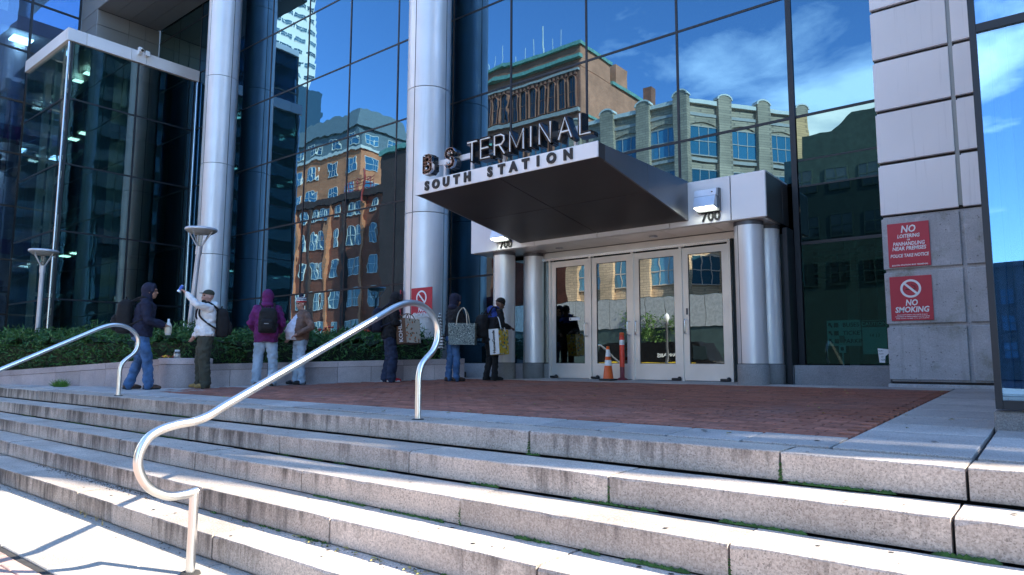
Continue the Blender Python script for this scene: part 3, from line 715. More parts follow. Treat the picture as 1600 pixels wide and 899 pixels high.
# ------------------------------------------------------------------ entrance vestibule
def build_entrance():
    t = thing('entrance_vestibule', 'steel and glass entrance with four doors under the canopy, numbered 700', 'entrance', (-5.6, 9.8, .98))
    # lintel beam
    MB().box(-8.44, -3.07, 9.33, 10.28, 3.28, 3.88).build('lintel_core', 'fixture_grey', t)
    for a, b in ((-8.46, -7.83), (-7.82, -7.0), (-6.99, -5.74), (-5.73, -4.48), (-4.47, -3.545), (-3.53, -3.05)):
        MB().cbox(a, b, 9.30, 9.345, 3.262, 3.905, .004).build('fascia_panel', 'panel_light', t)
    MB().cbox(-3.075, -3.052, 9.35, 10.02, 3.262, 3.905, .003).build('side_panel', 'canopy_dark', t)
    MB().cbox(-3.075, -3.052, 10.035, 10.295, 3.262, 3.905, .003).build('side_panel', 'canopy_dark', t)
    MB().cbox(-8.46, -3.05, 9.35, 10.29, 3.885, 3.912, .004).build('top_cover', 'panel_metal', t)
    for a, b in ((-8.44, -7.2), (-7.19, -6.35), (-6.34, -5.52), (-5.51, -4.66), (-4.65, -3.9), (-3.89, -3.08)):
        MB().box(a, b-.004, 9.35, 10.0, 3.255, 3.275).build('soffit_panel', 'polished_steel', t)
    for x in (-6.75, -4.95):
        MB().lathe([(.055, 3.255), (.075, 3.245), (.06, 3.245)], (x, 9.7, 0), 16).build('downlight', 'chrome_trim', t)
    m = MB()
    m.text('700', .19, (-3.83, 9.299, 3.352), depth=.014, offset=.006); m.build('house_number', 'print_black', t)
    m = MB(); m.text('700', .19, (-7.62, 9.299, 3.35), depth=.014, offset=.006); m.build('house_number', 'print_black', t)
    # columns
    def post(x, y, r=.2):
        z = plaza_z(y)-.02
        o = MB().lathe([(r+.012, z), (r+.012, 1.245), (r+.002, 1.255)], (x, y, 0), 28).build('column_base', 'granite_dark', t)
        c = MB(); c.lathe([(r-.012, 1.25), (r-.012, 3.26)], (x, y, 0), 28); c.lathe([(r+.004, 3.2), (r+.004, 3.262)], (x, y, 0), 28)
        c = c.build('small_column', 'fixture_grey', t)
        for k in range(2):
            a0 = -2.05+k*math.pi; m = MB().lathe([(r-.01, 1.265), (r, 1.265), (r, 3.195), (r-.01, 3.195)], (x, y, 0), 20, a0=a0+.03, a1=a0+math.pi-.03)
            q = m.build('cladding_panel', 'column_cladding', c); q.data.set_sharp_from_angle(angle=R_(35))
    post(-3.39, 9.56); post(-3.30, 10.0, .19); post(-7.87, 9.56); post(-7.53, 10.0, .19)
    # door screen
    YD = 10.05
    MB().box(-7.75, -3.3, YD-.01, YD+.09, 3.145, 3.25).build('header', 'polished_steel', t)
    MB().box(-7.6, -3.86, YD-.045, YD-.012, 3.095, 3.14).build('header_rail', 'chrome_trim', t)
    for x in (-7.195, -6.343, -5.518, -4.66, -3.872): MB().box(x-.022, x+.022, YD-.02, YD+.08, .985, 3.144).build('door_jamb', 'door_steel', t)
    MB().box(-7.46, -7.22, YD+.02, YD+.045, 1.25, 3.14).build('side_light', 'door_glass', t); MB().box(-7.46, -7.22, YD-.0, YD+.08, .985, 1.248).build('side_panel', 'granite_dark', t)
    MB().box(-3.86, -3.08, YD+.05, YD+.1, .985, 3.14).build('end_panel', 'interior_dark', t)
    MB().box(-8.46, -7.74, YD+.15, YD+.22, 1.25, 3.2).build('side_light', 'facade_glass', t)
    MB().cbox(-8.44, -7.47, YD-.03, YD+.2, .9, 1.245, .006).build('sill_block', 'granite_grey', t)
    MB().cbox(-3.05, -2.98, YD-.1, YD+.2, .9, 3.2, .006).build('corner_post', 'mullion_metal', t)
    MB().box(-7.2, -3.87, YD-.06, YD+.1, .97, .984).build('threshold', 'door_steel', t)
    doors = [(-7.17, -6.37, 'R'), (-6.315, -5.54, 'R'), (-5.497, -4.685, 'L'), (-4.635, -3.898, 'L')]
    for i, (a, b, hs) in enumerate(doors):
        st = .095; m = MB()
        m.box(a, a+st, YD, YD+.045, 1.0, 3.075); m.box(b-st, b, YD, YD+.045, 1.0, 3.075)
        m.box(a+st, b-st, YD+.001, YD+.044, 1.0, 1.255); m.box(a+st, b-st, YD+.001, YD+.044, 2.97, 3.075)
        d = m.build('door', 'door_steel', t)
        MB().box(a+st, b-st, YD+.016, YD+.026, 1.255, 2.97).build('door_pane', 'door_glass', d)
        g = MB(); gw = .008
        for (x0, x1, z0, z1) in ((a+st, a+st+gw, 1.255, 2.97), (b-st-gw, b-st, 1.255, 2.97), (a+st, b-st, 1.255, 1.255+gw), (a+st, b-st, 2.97-gw, 2.97)): g.box(x0, x1, YD+.008, YD+.034, z0, z1)
        g.build('glazing_bead', 'black_rubber', d)
        hx = b-st*.45 if hs == 'R' else a+st*.45
        h = MB(); sx = -.035 if hs == 'R' else .035
        h.tube(catmull([(hx, YD, 1.945), (hx, YD-.05, 1.945), (hx+sx*.3, YD-.07, 1.92), (hx+sx*.3, YD-.07, 1.75), (hx, YD-.05, 1.725), (hx, YD, 1.725)], 4), .011, 8); h.build('handle', 'chrome_trim' if i else 'door_steel', d)
        pb = MB(); pb.box(a+st, b-st, YD+.06, YD+.09, 1.83, 1.86); pb.build('push_bar', 'chrome_trim', d)
        fx = a+.06 if i < 2 else b-.08
        f = MB(); f.cbox(fx-.07, fx+.09, YD-.05, YD-.004, 1.0, 1.035, .006); f.lathe([(.03, 0), (.035, .03), (.02, .055), (0, .06)], (fx+.06, YD-.035, 1.0), 10); f.build('floor_pivot', 'black_rubber', d)
    m = MB(); m.box(-6.79, -6.57, YD+.008, YD+.015, 2.005, 2.055); m.build('door_sticker', 'print_white', t)
    m = MB(); m.lathe([(0, 0), (.014, 0)], (-6.765, 0, 0), 10); m.v = [(x, YD+.0072, 2.03+y) for x, y, z in m.v]; m.text('A', .02, (-6.74, YD+.0075, 2.03), depth=.0004); m.build('sticker_print', 'print_black', t)
    m = MB(); m.cbox(-4.585, -4.555, YD-.012, YD, 2.02, 2.12, .004); m.build('door_lock', 'fixture_grey', t)
build_entrance()

def wall_light(x, z, label):
    t = thing('wall_light', label, 'wall light', (x, 9.3, z), 'lit floodlights beside the 700 numbers')
    MB().prism_x([(9.297, z-.17), (9.297, z+.16), (9.235, z+.16), (9.225, z-.17)], x-.165, x+.165).build('back_box', 'fixture_grey', t)
    MB().prism_x([(9.234, z+.155), (9.165, z+.14), (9.15, z+.045), (9.23, z+.04)], x-.17, x+.15).build('top_cover', 'fixture_light', t)
    MB().prism_x([(9.23, z+.036), (9.15, z+.041), (9.095, z-.11), (9.11, z-.125), (9.225, z-.135)], x-.172, x+.14).build('visor', 'fixture_light', t)
    MB().prism_x([(9.10, z-.121), (9.105, z-.132), (9.224, z-.145), (9.224, z-.137)], x-.155, x+.125).build('lens', 'lit_lens', t)
    MB().lathe([(0, -.012), (.012, -.012), (.012, 0)], (x+.09, 9.158, z+.10), 8).build('sensor', 'black_rubber', t)
wall_light(-3.84, 3.585, 'lit grey floodlight right of the canopy, above the fully visible 700')
wall_light(-7.66, 3.565, 'lit floodlight left of the canopy, mostly hidden by the canopy edge')

# ------------------------------------------------------------------ canopy with its letters
STROKES = {'T': [[(0, 1), (.66, 1)], [(.33, 1), (.33, 0)]], 'E': [[(.6, 1), (0, 1), (0, 0), (.6, 0)], [(0, .52), (.5, .52)]],
           'R': [[(0, 0), (0, 1), (.42, 1), (.6, .9), (.62, .68), (.45, .5), (0, .5)], [(.3, .5), (.64, 0)]], 'M': [[(0, 0), (0, 1), (.42, .15), (.84, 1), (.84, 0)]],
           'I': [[(0, 0), (0, 1)]], 'N': [[(0, 0), (0, 1), (.64, 0), (.64, 1)]], 'A': [[(0, 0), (.36, 1), (.72, 0)], [(.13, .34), (.59, .34)]], 'L': [[(0, 1), (0, 0), (.56, 0)]],
           'B': [[(0, 0), (0, 1), (.38, 1), (.54, .9), (.54, .64), (.38, .53), (0, .53)], [(.38, .53), (.6, .4), (.6, .12), (.42, 0), (0, 0)]],
           'S': [[(.58, .82), (.48, .97), (.3, 1.0), (.1, .95), (.02, .78), (.1, .6), (.3, .51), (.5, .43), (.6, .25), (.52, .06), (.3, 0), (.1, .04), (0, .18)]]}
def build_canopy():
    t = thing('entrance_canopy', 'dark wedge shaped canopy with white fascia reading South Station', 'canopy', (-5.73, 8, 3.6))
    x0, x1, ym, y0, y1 = -7.30, -4.17, 8.05, 6.80, 9.29
    zb = lambda y: 3.715+(3.335-3.715)*(y-y0)/(y1-y0)
    zt = lambda y: 3.88+(3.925-3.88)*(y-y0)/(y1-y0)
    MB().cbox(x0, x1, y0, y0+.02, 3.70, 3.895, .003).build('fascia', 'fascia_white', t)
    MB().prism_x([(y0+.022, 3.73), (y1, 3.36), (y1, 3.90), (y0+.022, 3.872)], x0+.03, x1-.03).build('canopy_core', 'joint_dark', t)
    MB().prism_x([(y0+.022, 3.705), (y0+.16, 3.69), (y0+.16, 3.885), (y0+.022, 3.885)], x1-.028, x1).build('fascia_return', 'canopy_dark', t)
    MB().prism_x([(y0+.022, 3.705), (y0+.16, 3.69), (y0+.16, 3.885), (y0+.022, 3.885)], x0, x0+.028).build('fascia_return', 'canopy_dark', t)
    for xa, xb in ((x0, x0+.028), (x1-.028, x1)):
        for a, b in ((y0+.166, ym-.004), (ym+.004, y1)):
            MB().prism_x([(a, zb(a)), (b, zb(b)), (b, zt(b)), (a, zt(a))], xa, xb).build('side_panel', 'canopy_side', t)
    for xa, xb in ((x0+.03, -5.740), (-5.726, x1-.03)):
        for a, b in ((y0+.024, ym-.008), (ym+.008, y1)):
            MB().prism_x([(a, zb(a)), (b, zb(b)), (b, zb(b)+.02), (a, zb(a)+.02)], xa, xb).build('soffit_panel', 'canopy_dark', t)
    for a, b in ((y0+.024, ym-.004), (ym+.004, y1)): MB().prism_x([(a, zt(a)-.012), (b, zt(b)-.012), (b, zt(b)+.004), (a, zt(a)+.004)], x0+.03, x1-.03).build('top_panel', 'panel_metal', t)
    px = {'S': 149, 'O': 231, 'U': 324, 'T': 417, 'H': 512}
    seq = [('S', 149), ('O', 231), ('U', 324), ('T', 417), ('H', 512), ('S', 705), ('T', 801), ('A', 897), ('T', 995), ('I', 1092), ('O', 1195), ('N', 1320)]
    xs = []
    for ch, z in seq:                                                # letter centres along the fascia
        x = -7.05+(z-149)*(2.59/1171)*(1-.05*(z-149)/1171)+.0
        m = MB(); m.text(ch, .175, (x, y0-.001, 3.797), depth=.02, offset=.0095); m.build('fascia_letter', 'print_black', t)
    # standing channel letters
    rail = MB(); rail.cbox(-7.1, -4.62, 7.06, 7.10, 4.17, 4.25, .004); rail.build('letter_rail', 'panel_light', t)
    for x in (-6.96, -6.42, -5.83, -4.66): MB().cbox(x-.02, x+.02, 7.05, 7.09, 3.86, 4.18, .003).build('letter_post', 'panel_light', t)
    L = [('B', -7.24, .24), ('S', -6.79, .25), ('T', -6.37, .27), ('E', -6.12, .27), ('R', -5.87, .27), ('M', -5.60, .27), ('I', -5.25, .27), ('N', -5.11, .27), ('A', -4.81, .27), ('L', -4.49, .27)]
    for ch, x, h in L:
        zb_ = 4.06; m = MB(); hw = .027; y0_, y1_ = 6.90, 7.05
        for pl in STROKES[ch]:
            for (a, b) in zip(pl[:-1], pl[1:]):
                A = Vector((x+a[0]*h, 0, zb_+a[1]*h)); B = Vector((x+b[0]*h, 0, zb_+b[1]*h)); d = (B-A).normalized(); nn = Vector((-d.z, 0, d.x))*hw; e = d*hw*.8
                for (sA, sB, ya, yb) in ((A-e, B+e, y0_+.05, y1_),):                 # tray
                    pts = [sA-nn, sB-nn, sB+nn, sA+nn]; m.prism_y([(p.x, p.z) for p in pts], ya, yb, 0)
                for sgn in (-1, 1):                                                 # side returns
                    q = nn*sgn; q2 = nn*sgn*.82
                    pts = [A-e*.6+q2, B+e*.6+q2, B+e*.6+q, A-e*.6+q]
                    if sgn > 0: pts = pts
                    m.prism_y([(p.x, p.z) for p in pts], y0_, y0_+.05, 1)
        o = m.build('channel_letter', ['letter_dark', 'letter_chrome' if ch in 'BS' else 'letter_dark'], t)
        if ch not in 'BS':
            n = MB()
            for pl in STROKES[ch]: n.tube([(x+a*h, 6.905, zb_+b*h) for a, b in pl], .0115, 6)
            n.build('neon_tube', 'neon_tube', o)
        else:
            n = MB()
            for (a, b) in ((.15, .25), (.4, .8), (.3, .5)): n.lathe([(.0, -.015), (.014, -.015), (.014, .015), (0, .015)], (x+a*h, 6.925, zb_+b*h), 8)
            n.build('lamp_clip', 'letter_chrome', o)
build_canopy()

# ------------------------------------------------------------------ pier with panels and red signs
def build_pier():
    t = thing('panelled_pier', 'wall pier of pale metal panels above stained concrete blocks, with red signs', 'wall', (-1.2, 9.8, .95))
    zs = [1.05+.698*i for i in range(21)]
    MB().box(-1.735, -.3, 9.84, 10.6, .85, 15.2).build('pier_core', 'joint_dark', t)
    MB().cbox(-1.765, -.3, 9.765, 9.95, .9, 1.02, .006).build('plinth', 'pier_concrete', t)
    for i, (a, b) in enumerate(zip(zs[:-1], zs[1:])):
        conc = i < 3
        for (x0, x1) in ((-1.75, -.90), (-.855, -.30)):
            if conc: MB().cbox(x0, x1, 9.80, 9.95, a+.022, b-.022, .006).build('concrete_block', 'pier_concrete', t)
            else:
                m = MB(); m.cbox(x0, x1, 9.79, 9.95, a+.03, b-.028, .004); m.build('wall_panel', 'panel_light', t)
                m = MB(); m.box(x0+.015, x1-.0, 9.815, 9.9, b-.0275, b-.008); m.build('panel_lip', 'panel_light', t)
    m = MB(); m.box(-.9, -.855, 9.815, 9.9, 3.2, 15.1); m.build('joint_channel', 'panel_bronze', t)
    MB().box(-1.73, -.3, 9.83, 9.9, 1.05, 3.15).build('joint_mortar', 'pier_concrete', t)
build_pier()

def no_symbol(m, x, y, z, r, th, mt=0):
    n = 32; V = []; 
    for k in range(n):
        a = 2*math.pi*k/n
        for rr in (r-th, r): V += [(x+rr*math.cos(a), y, z+rr*math.sin(a))]
    m.add(V, [(2*k, 2*((k+1) % n), 2*((k+1) % n)+1, 2*k+1) for k in range(n)], mt)
    c, s_ = math.cos(R_(-45)), math.sin(R_(-45)); L = r-th*.5; w = th*.5
    m.add([(x+(u*c-v*s_), y-.0006, z+(u*s_+v*c)) for u, v in ((-L, -w), (L, -w), (L, w), (-L, w))], [(0, 1, 2, 3)], mt)
def cigarette(m, x, y, z, s):
    m.box(x-s*.75, x+s*.45, y-.0003, y, z-s*.22, z-s*.08); m.box(x+s*.5, x+s*.6, y-.0003, y, z-s*.22, z-s*.08)
    m.tube([(x+s*.55, y, z), (x+s*.3, y, z+s*.12), (x+s*.5, y, z+s*.25), (x+s*.1, y, z+s*.4), (x, y, z+s*.55)], s*.045, 4)
def build_signs():
    t = thing('warning_sign', 'red sign reading No Loitering or Panhandling Near Premises, on the pier', 'sign', (-1.455, 9.79, 2.49), 'red and white wall signs')
    x0, x1, z0, z1 = -1.685, -1.222, 2.487, 3.048; xc = (x0+x1)/2
    MB().cbox(x0, x1, 9.782, 9.797, z0, z1, .003).build('plate', 'sign_red', t)
    y = 9.781
    for s, sz, z, off in (('NO', .122, 2.963, (.004, .165)), ('LOITERING', .062, 2.876, (.0022, .25)), ('OR', .026, 2.828, (.0012, .035)), ('PANHANDLING', .064, 2.778, (.0022, .352)), ('NEAR PREMISES', .064, 2.718, (.0022, .375)), ('POLICE TAKE NOTICE', .056, 2.628, (.002, .425)), ('SOUTH STATION BUS TERMINAL', .025, 2.508, (.0008, .40))):
        m = MB(); m.text(s, sz*1.03, (xc, y, z), depth=.0012, offset=off[0]*.8, shear=.18, res=2, fit=off[1]); m.build('lettering', 'print_white', t)
    def smoke(x0, x1, z0, z1, yf, label, r=.115):
        t = thing('no_smoking_sign', label, 'sign', ((x0+x1)/2, yf, z0), 'red and white wall signs')
        xc = (x0+x1)/2; k = (x1-x0)/.463
        MB().cbox(x0, x1, yf-.012, yf+.003, z0, z1, .003).build('plate', 'sign_red', t)
        m = MB(); y = yf-.0135; zc = z1-.158*k; cigarette(m, xc+.01, y+.0006, zc+.005, .09*k); m.build('cigarette_mark', 'print_black', t)
        m = MB(); no_symbol(m, xc, y, zc, .115*k, .026*k); m.build('prohibition_ring', 'print_white', t); y += .0005
        for (tx, sz, z, ft, of) in (('NO', .105, .338, .135, .003), ('SMOKING', .098, .425, .375, .003), ('MASSACHUSETTS GENERAL LAWS CHAPTER 270 SEC 22', .0165, .487, .33, .0004), ('PUNISHMENT BY IMPRISONMENT FOR NOT MORE', .0165, .5095, .375, .0004), ('THAN 10 DAYS OR FINED UP TO $100 OR BOTH', .0165, .532, .36, .0004)):
            m = MB(); m.text(tx, sz*k, (xc, y, z1-z*k), depth=.0012, offset=of*k, shear=.17, res=2 if sz > .05 else 1, fit=ft*k); m.build('lettering', 'print_white', t)
    smoke(-1.692, -1.229, 1.808, 2.366, 9.797, 'square red No Smoking sign on the concrete pier, below the loitering sign')
    smoke(-9.93, -9.35, 2.19, 2.70, 9.20, 'red No Smoking sign on the round column, partly behind the handrail')
    m = MB(); t = thing('no_smoking_sign', 'red sign seen edge on at the left side of the round column', 'sign', (-10.42, 9.38, 2.2), 'red and white wall signs')
    b = MB(); b.cbox(-.22, .22, -.008, .008, 0, .5, .003); o = b.build('plate', 'sign_red', local=True); o.parent = t; t.rotation_euler = (0, 0, R_(-48))
    MB().box(-.05, .05, -.02, .25, .18, .24).build('bracket', 'fixture_grey', t, local=True)
build_signs()

# ------------------------------------------------------------------ right wing: glass bay, wall, added sun screen
def build_right_wing():
    t = thing('glass_bay', 'blue glass bay with dark frame at the right edge, on a granite footing', 'glass bay', (-.37, 5.4, .85))
    MB().cbox(-.385, .46, 5.43, 9.6, .6, .972, .01).build('footing', 'granite_dark', t)
    X0, X1 = -.37, .45
    for x in (X0, X1-.06): MB().box(x, x+.038, 5.395, 5.46, .985, 9).build('mullion', 'mullion_metal', t)
    for z in (.985, 3.50, 6.0, 8.5): MB().box(X0+.039, X1-.061, 5.40, 5.455, z, z+.055).build('transom', 'mullion_metal', t)
    for a, b in ((X0+.039, X1-.06),):
        for z0, z1 in ((1.041, 3.5), (3.556, 6.0), (6.056, 8.5)): MB().box(a, b, 5.42, 5.434, z0, z1).build('glass_pane', 'bay_glass', t)
    for y in (6.4, 7.4, 8.4):
        MB().box(X0, X0+.012, y-.96, y, 1.04, 8.5).build('glass_pane', 'bay_glass', t); MB().box(X0+.013, X0+.05, y, y+.04, 1.04, 8.5).build('inner_frame', 'white_paint', t)
    MB().box(X1-.03, X1, 5.47, 9.5, .985, 9).build('end_wall', 'panel_light', t); MB().box(X0, X1, 5.47, 9.7, 9.0, 9.03).build('glass_roof', 'lamp_glass', t)
    MB().box(X0+.06, X1-.04, 9.4, 9.5, .985, 8.5).build('rear_wall', 'interior_dark', t)
    for x, r_ in ((-.305, .034), (-.205, .028)): MB().tube([(x, 5.53, 1.05), (x, 5.53, 8.9)], r_, 12).build('inner_pole', 'white_paint', t)
    MB().box(X0+.07, .36, 5.47, 5.475, 1.04, 1.1).build('inner_sill', 'white_paint', t)
    w = thing('side_wing', 'pale panelled wing of the terminal beyond the glass bay, with an added sun blocking screen', 'building', (6, 10, 0))
    m = MB(); m.prism_y([(-.3, 0), (15.7, 0), (15.7, 11.0), (-.3, 11.0)], 9.85, 10.4); m.build('wing_wall', 'panel_light', w)
    # unseen slotted screen added to shape the sunlight and streaks on the steps
    top = lambda x: float(np.interp(x, [-1, 12.5, 14.45, 15.1, 15.7], [14.97, 14.97, 13.8, 13.35, 12.2]))
    slots = [((13.2, 11.80), (14.6, 11.28), .24), ((11.9, 12.3), (12.6, 11.8), .26), ((9.7, 12.85), (10.8, 12.1), .26), ((12.2, 13.76), (13.4, 13.32), .28), ((7.4, 12.87), (8.4, 12.92), .26), ((9.1, 13.95), (10.1, 13.72), .26), ((10.9, 14.38), (12.3, 14.2), .28)]
    x = -.3
    while x < 15.7:
        d = .2; xc = x+d/2; iv = [(11.0, top(xc))]
        for (a, b, h) in slots:
            if a[0] <= xc <= b[0]:
                zc = a[1]+(b[1]-a[1])*(xc-a[0])/(b[0]-a[0]); nv = []
                for (u, v) in iv:
                    if u < zc-h/2: nv.append((u, min(v, zc-h/2)))
                    if v > zc+h/2: nv.append((max(u, zc+h/2), v))
                iv = nv
        m = MB()
        for (u, v) in iv:
            if v-u > .01: m.box(x, x+d, 9.86, 9.92, u, v)
        m.build('sun_blocker', 'blocker_grey', w); x += d
build_right_wing()

# ------------------------------------------------------------------ glass lobby box, glass wing and metal portal on the left
def build_left():
    t = thing('glass_lobby', 'dark glass lobby box with silver roof band, left of the round column', 'glass lobby', (-23, 8.4, .9))
    XB, XF, Y0, Y1, ZT = -21.38, -24.85, 6.57, 10.28, 10.25
    hz = [1.05, 2.94, 4.83, 6.73, 8.61, ZT]
    for a, b in ((Y0+.05, 8.42), (8.46, Y1-.05)):
        for z0, z1 in zip(hz[:-1], hz[1:]):
            m = MB(); w, h = (b-a)/2-.008, (z1-z0)/2-.015; m.box(0, .02, -w, w, -h, h); o = m.build('glass_pane', 'lobby_glass_side', local=True); o.parent = t
            o.location = Vector((XB-.02, (a+b)/2, (z0+z1)/2))-Vector(t['_w']); o.rotation_euler = (0, random.gauss(0, .0015), random.gauss(0, .0025))
    for y in (8.44,): MB().box(XB-.05, XB+.012, y-.025, y+.025, 1.05, ZT).build('mullion', 'mullion_metal', t)
    MB().tube([(XB+.0, Y0-.0, 1.0), (XB, Y0, ZT)], .028, 10).build('corner_post', 'chrome_trim', t); MB().box(XB-.10, XB-.04, Y0+.01, Y0+.05, 1.05, ZT).build('mullion', 'chrome_trim', t)
    MB().box(XB-.02, XB+.02, Y0+.06, Y0+.11, 1.05, ZT).build('mullion', 'mullion_metal', t)
    MB().tube([(XB+.03, Y1-.04, 1.0), (XB+.03, Y1-.04, ZT)], .03, 10).build('end_post', 'chrome_trim', t); MB().box(XB-.03, XB+.01, Y1-.14, Y1-.09, 1.05, ZT).build('mullion', 'mullion_metal', t)
    for z in hz[1:-1]: MB().box(XB-.05, XB+.008, Y0+.115, 8.41, z-.022, z+.022).build('transom', 'mullion_metal', t); MB().box(XB-.05, XB+.008, 8.47, Y1-.15, z-.022, z+.022).build('transom', 'mullion_metal', t)
    fx = [XB-.11, -22.41, -23.36, -24.2, XF]
    for a, b in zip(fx[:-1], fx[1:]):
        for z0, z1 in zip(hz[:-1], hz[1:]):
            m = MB(); w, h = (a-b)/2-.006, (z1-z0)/2-.015; m.box(-w, w, 0, .02, -h, h); o = m.build('glass_pane', 'lobby_glass', local=True); o.parent = t
            o.location = Vector(((a+b)/2, Y0, (z0+z1)/2))-Vector(t['_w']); o.rotation_euler = (random.gauss(0, .0015), 0, random.gauss(0, .003))
    for z in hz[1:-1]: MB().box(XF, XB-.11, Y0-.008, Y0+.05, z-.022, z+.022).build('transom', 'mullion_metal', t)
    # roof band
    for a, b in ((Y0-.07, 6.98), (6.99, 8.19), (8.20, 8.62), (8.63, 10.28)): MB().cbox(XB-.12, XB+.07, a, b, ZT+.01, 10.62, .004).build('roof_band_panel', 'panel_light', t)
    for a, b in ((XB-.13, -22.0), (-22.01, -24.2), (-24.21, XF-.05)): MB().cbox(b, a, Y0-.07, Y0+.1, ZT+.01, 10.62, .004).build('roof_band_panel', 'panel_light', t)
    MB().box(XF, XB-.125, Y0+.105, 10.25, 10.4, 10.58).build('roof', 'panel_metal', t)
    MB().box(XF, XB-.05, Y0+.05, 10.25, .8, 1.04).build('base_kerb', 'granite_grey', t)
    # inside
    m = MB(); m.box(-24.6, -23.0, 8.8, 10.2, 1.04, 10.39); m.build('lift_shaft', 'interior_light', t)
    MB().lathe([(.32, 1.04), (.32, 10.39)], (-22.2, 7.75, 0), 24).build('inner_column', 'column_cladding', t)
    tr = MB()
    for k in range(9):
        z = 1.2+k*1.05; tr.tube([(-24.7, 7.2, z), (-22.3, 7.2+.2*(k % 2), z+1.0*(1 if k % 2 else -.2))], .06, 8)
    for x in (-24.3, -23.4): tr.box(x-.09, x+.09, 6.9, 7.05, 1.04, 10.3)
    tr.build('added_truss', 'white_paint', t)  # white tubes added to brighten the lobby front, standing in for reflections
    for z in (4.55, 8.35, 10.3):
        for x in (-24.4, -23.5): MB().box(x-.12, x+.12, 7.7, 7.95, z-.03, z).build('ceiling_lamp', 'ceiling_light', t)
    MB().box(-24.8, -23.1, 7.0, 7.58, 8.9, 9.15).build('pink_beam', 'interior_pink', t)
    for z in (4.7, 8.5): MB().box(-24.8, -22.6, 7.6, 10.2, z-.14, z+.1).build('floor_slab', 'interior_mid', t)
    m = MB()
    for z in (4.8, 8.6):
        for k in range(4): m.tube([(-24.7, 7.62, z+.3+k*.25), (-22.65, 7.62, z+.3+k*.25)], .018, 6)
        for x in (-24.6, -23.9, -23.2, -22.65): m.tube([(x, 7.62, z), (x, 7.62, z+1.05)], .02, 6)
    m.build('inner_railing', 'white_paint', t)
    c = thing('security_camera', 'small white security camera on the roof band of the glass lobby', 'security camera', (-21.3, 8.42, 10.6))
    MB().cbox(-21.32, -21.22, 8.36, 8.46, 10.48, 10.72, .01).build('bracket', 'white_paint', c)
    MB().tube([(-21.24, 8.42, 10.62), (-20.98, 8.36, 10.52)], .055, 12).build('camera_body', 'white_paint', c); MB().tube([(-20.98, 8.36, 10.52), (-20.965, 8.357, 10.514)], .04, 12).build('camera_lens', 'black_rubber', c)
    MB().cbox(-21.31, -21.2, 8.56, 8.68, 10.5, 10.66, .01).build('junction_box', 'white_paint', c)
    # glass wing
    w = thing('glass_wing', 'blue glass wing with stairs and railings inside, at the far left edge', 'building', (-26, 3, .8))
    X = -25.87; hz = [1.0, 2.70, 4.43, 6.15, 7.87, 9.60, 11.32, 13.04, 14.8]; vy = [3.75, 5.3, 6.82, 8.22]
    for a, b in zip(vy[:-1], vy[1:]):
        for z0, z1 in zip(hz[:-1], hz[1:]):
            m = MB(); hw, h = (b-a)/2-.01, (z1-z0)/2-.01; m.box(0, .02, -hw, hw, -h, h); o = m.build('glass_pane', 'wing_glass', local=True); o.parent = w
            o.location = Vector((X-.02, (a+b)/2, (z0+z1)/2))-Vector(w['_w']); o.rotation_euler = (0, random.gauss(0, .001), random.gauss(0, .0015))
    for y in vy: MB().box(X-.06, X+.03, y-.03, y+.03, 1.0, 14.8).build('mullion', 'mullion_metal', w)
    for z in hz[1:]: MB().box(X-.05, X+.015, 3.75, 8.18, z-.03, z+.03).build('transom', 'mullion_metal', w)
    MB().box(-36, X+.02, 3.72, 8.2, -.3, .97).build('base_kerb', 'granite_grey', w)
    MB().box(-36, X, 3.75, 8.2, 14.85, 15.1).build('roof', 'panel_metal', w)
    MB().box(-36, X-.02, 3.75, 3.85, .8, 14.8).build('front_wall', 'panel_metal', w); MB().box(-36, -35.7, 3.86, 12, .8, 14.8).build('rear_wall', 'interior_light', w); MB().box(-36, X-.1, 11.8, 12, .8, 14.8).build('rear_wall', 'interior_mid', w)
    for z in (1.0, 5.3, 9.2, 13.1):
        MB().box(-35.6, -27.4, 3.9, 11.7, z-.28, z).build('floor_slab', 'interior_mid', w)
        if z > 2: MB().box(-27.4, -27.3, 3.9, 11.7, z-.5, z-.02).build('slab_edge', 'interior_pink', w)
        m = MB()
        if z < 13:
            for k in range(4): m.tube([(-27.35, 3.9, z+.3+.25*k), (-27.35, 11.6, z+.3+.25*k)], .018, 6)
            for q in range(6): m.tube([(-27.35, 4+q*1.4, z), (-27.35, 4+q*1.4, z+1.06)], .022, 6)
            for k in range(4): m.tube([(-27.0, 3.9, z-.2+.25*k), (-26.6, 7.6, z-2.4+.25*k)], .018, 6)
            m.build('railing', 'white_paint', w)
            f = MB()
            for k in range(12): f.box(-27.25, -26.35, 3.9+k*.32, 4.22+k*.32, z-.2-k*.18, z-.06-k*.18)
            f.build('stair_flight', 'interior_mid', w)
    for (y, z) in ((4.2, 12.7), (7.2, 12.6), (5.9, 8.6), (4.5, 8.6), (6.0, 4.7)):
        MB().box(-28.6, -28.0, y-.3, y+.3, z, z+.05).build('ceiling_lamp', 'ceiling_light', w)
    MB().lathe([(.38, 1.), (.38, 14.8)], (-29, 7.3, 0), 24).build('inner_column', 'column_cladding', w)
    # metal portal over the gap, carried by the column
    p = thing('metal_portal', 'grey metal clad portal with a deep soffit, above the glass lobby', 'portal', (-24, 9.2, 1.))
    MB().box(-25.83, -24.45, 8.29, 10.25, 10.66, 12.9).build('portal_core', 'joint_dark', p)
    zz = [10.66, 11.15, 11.80, 12.42, 12.94]
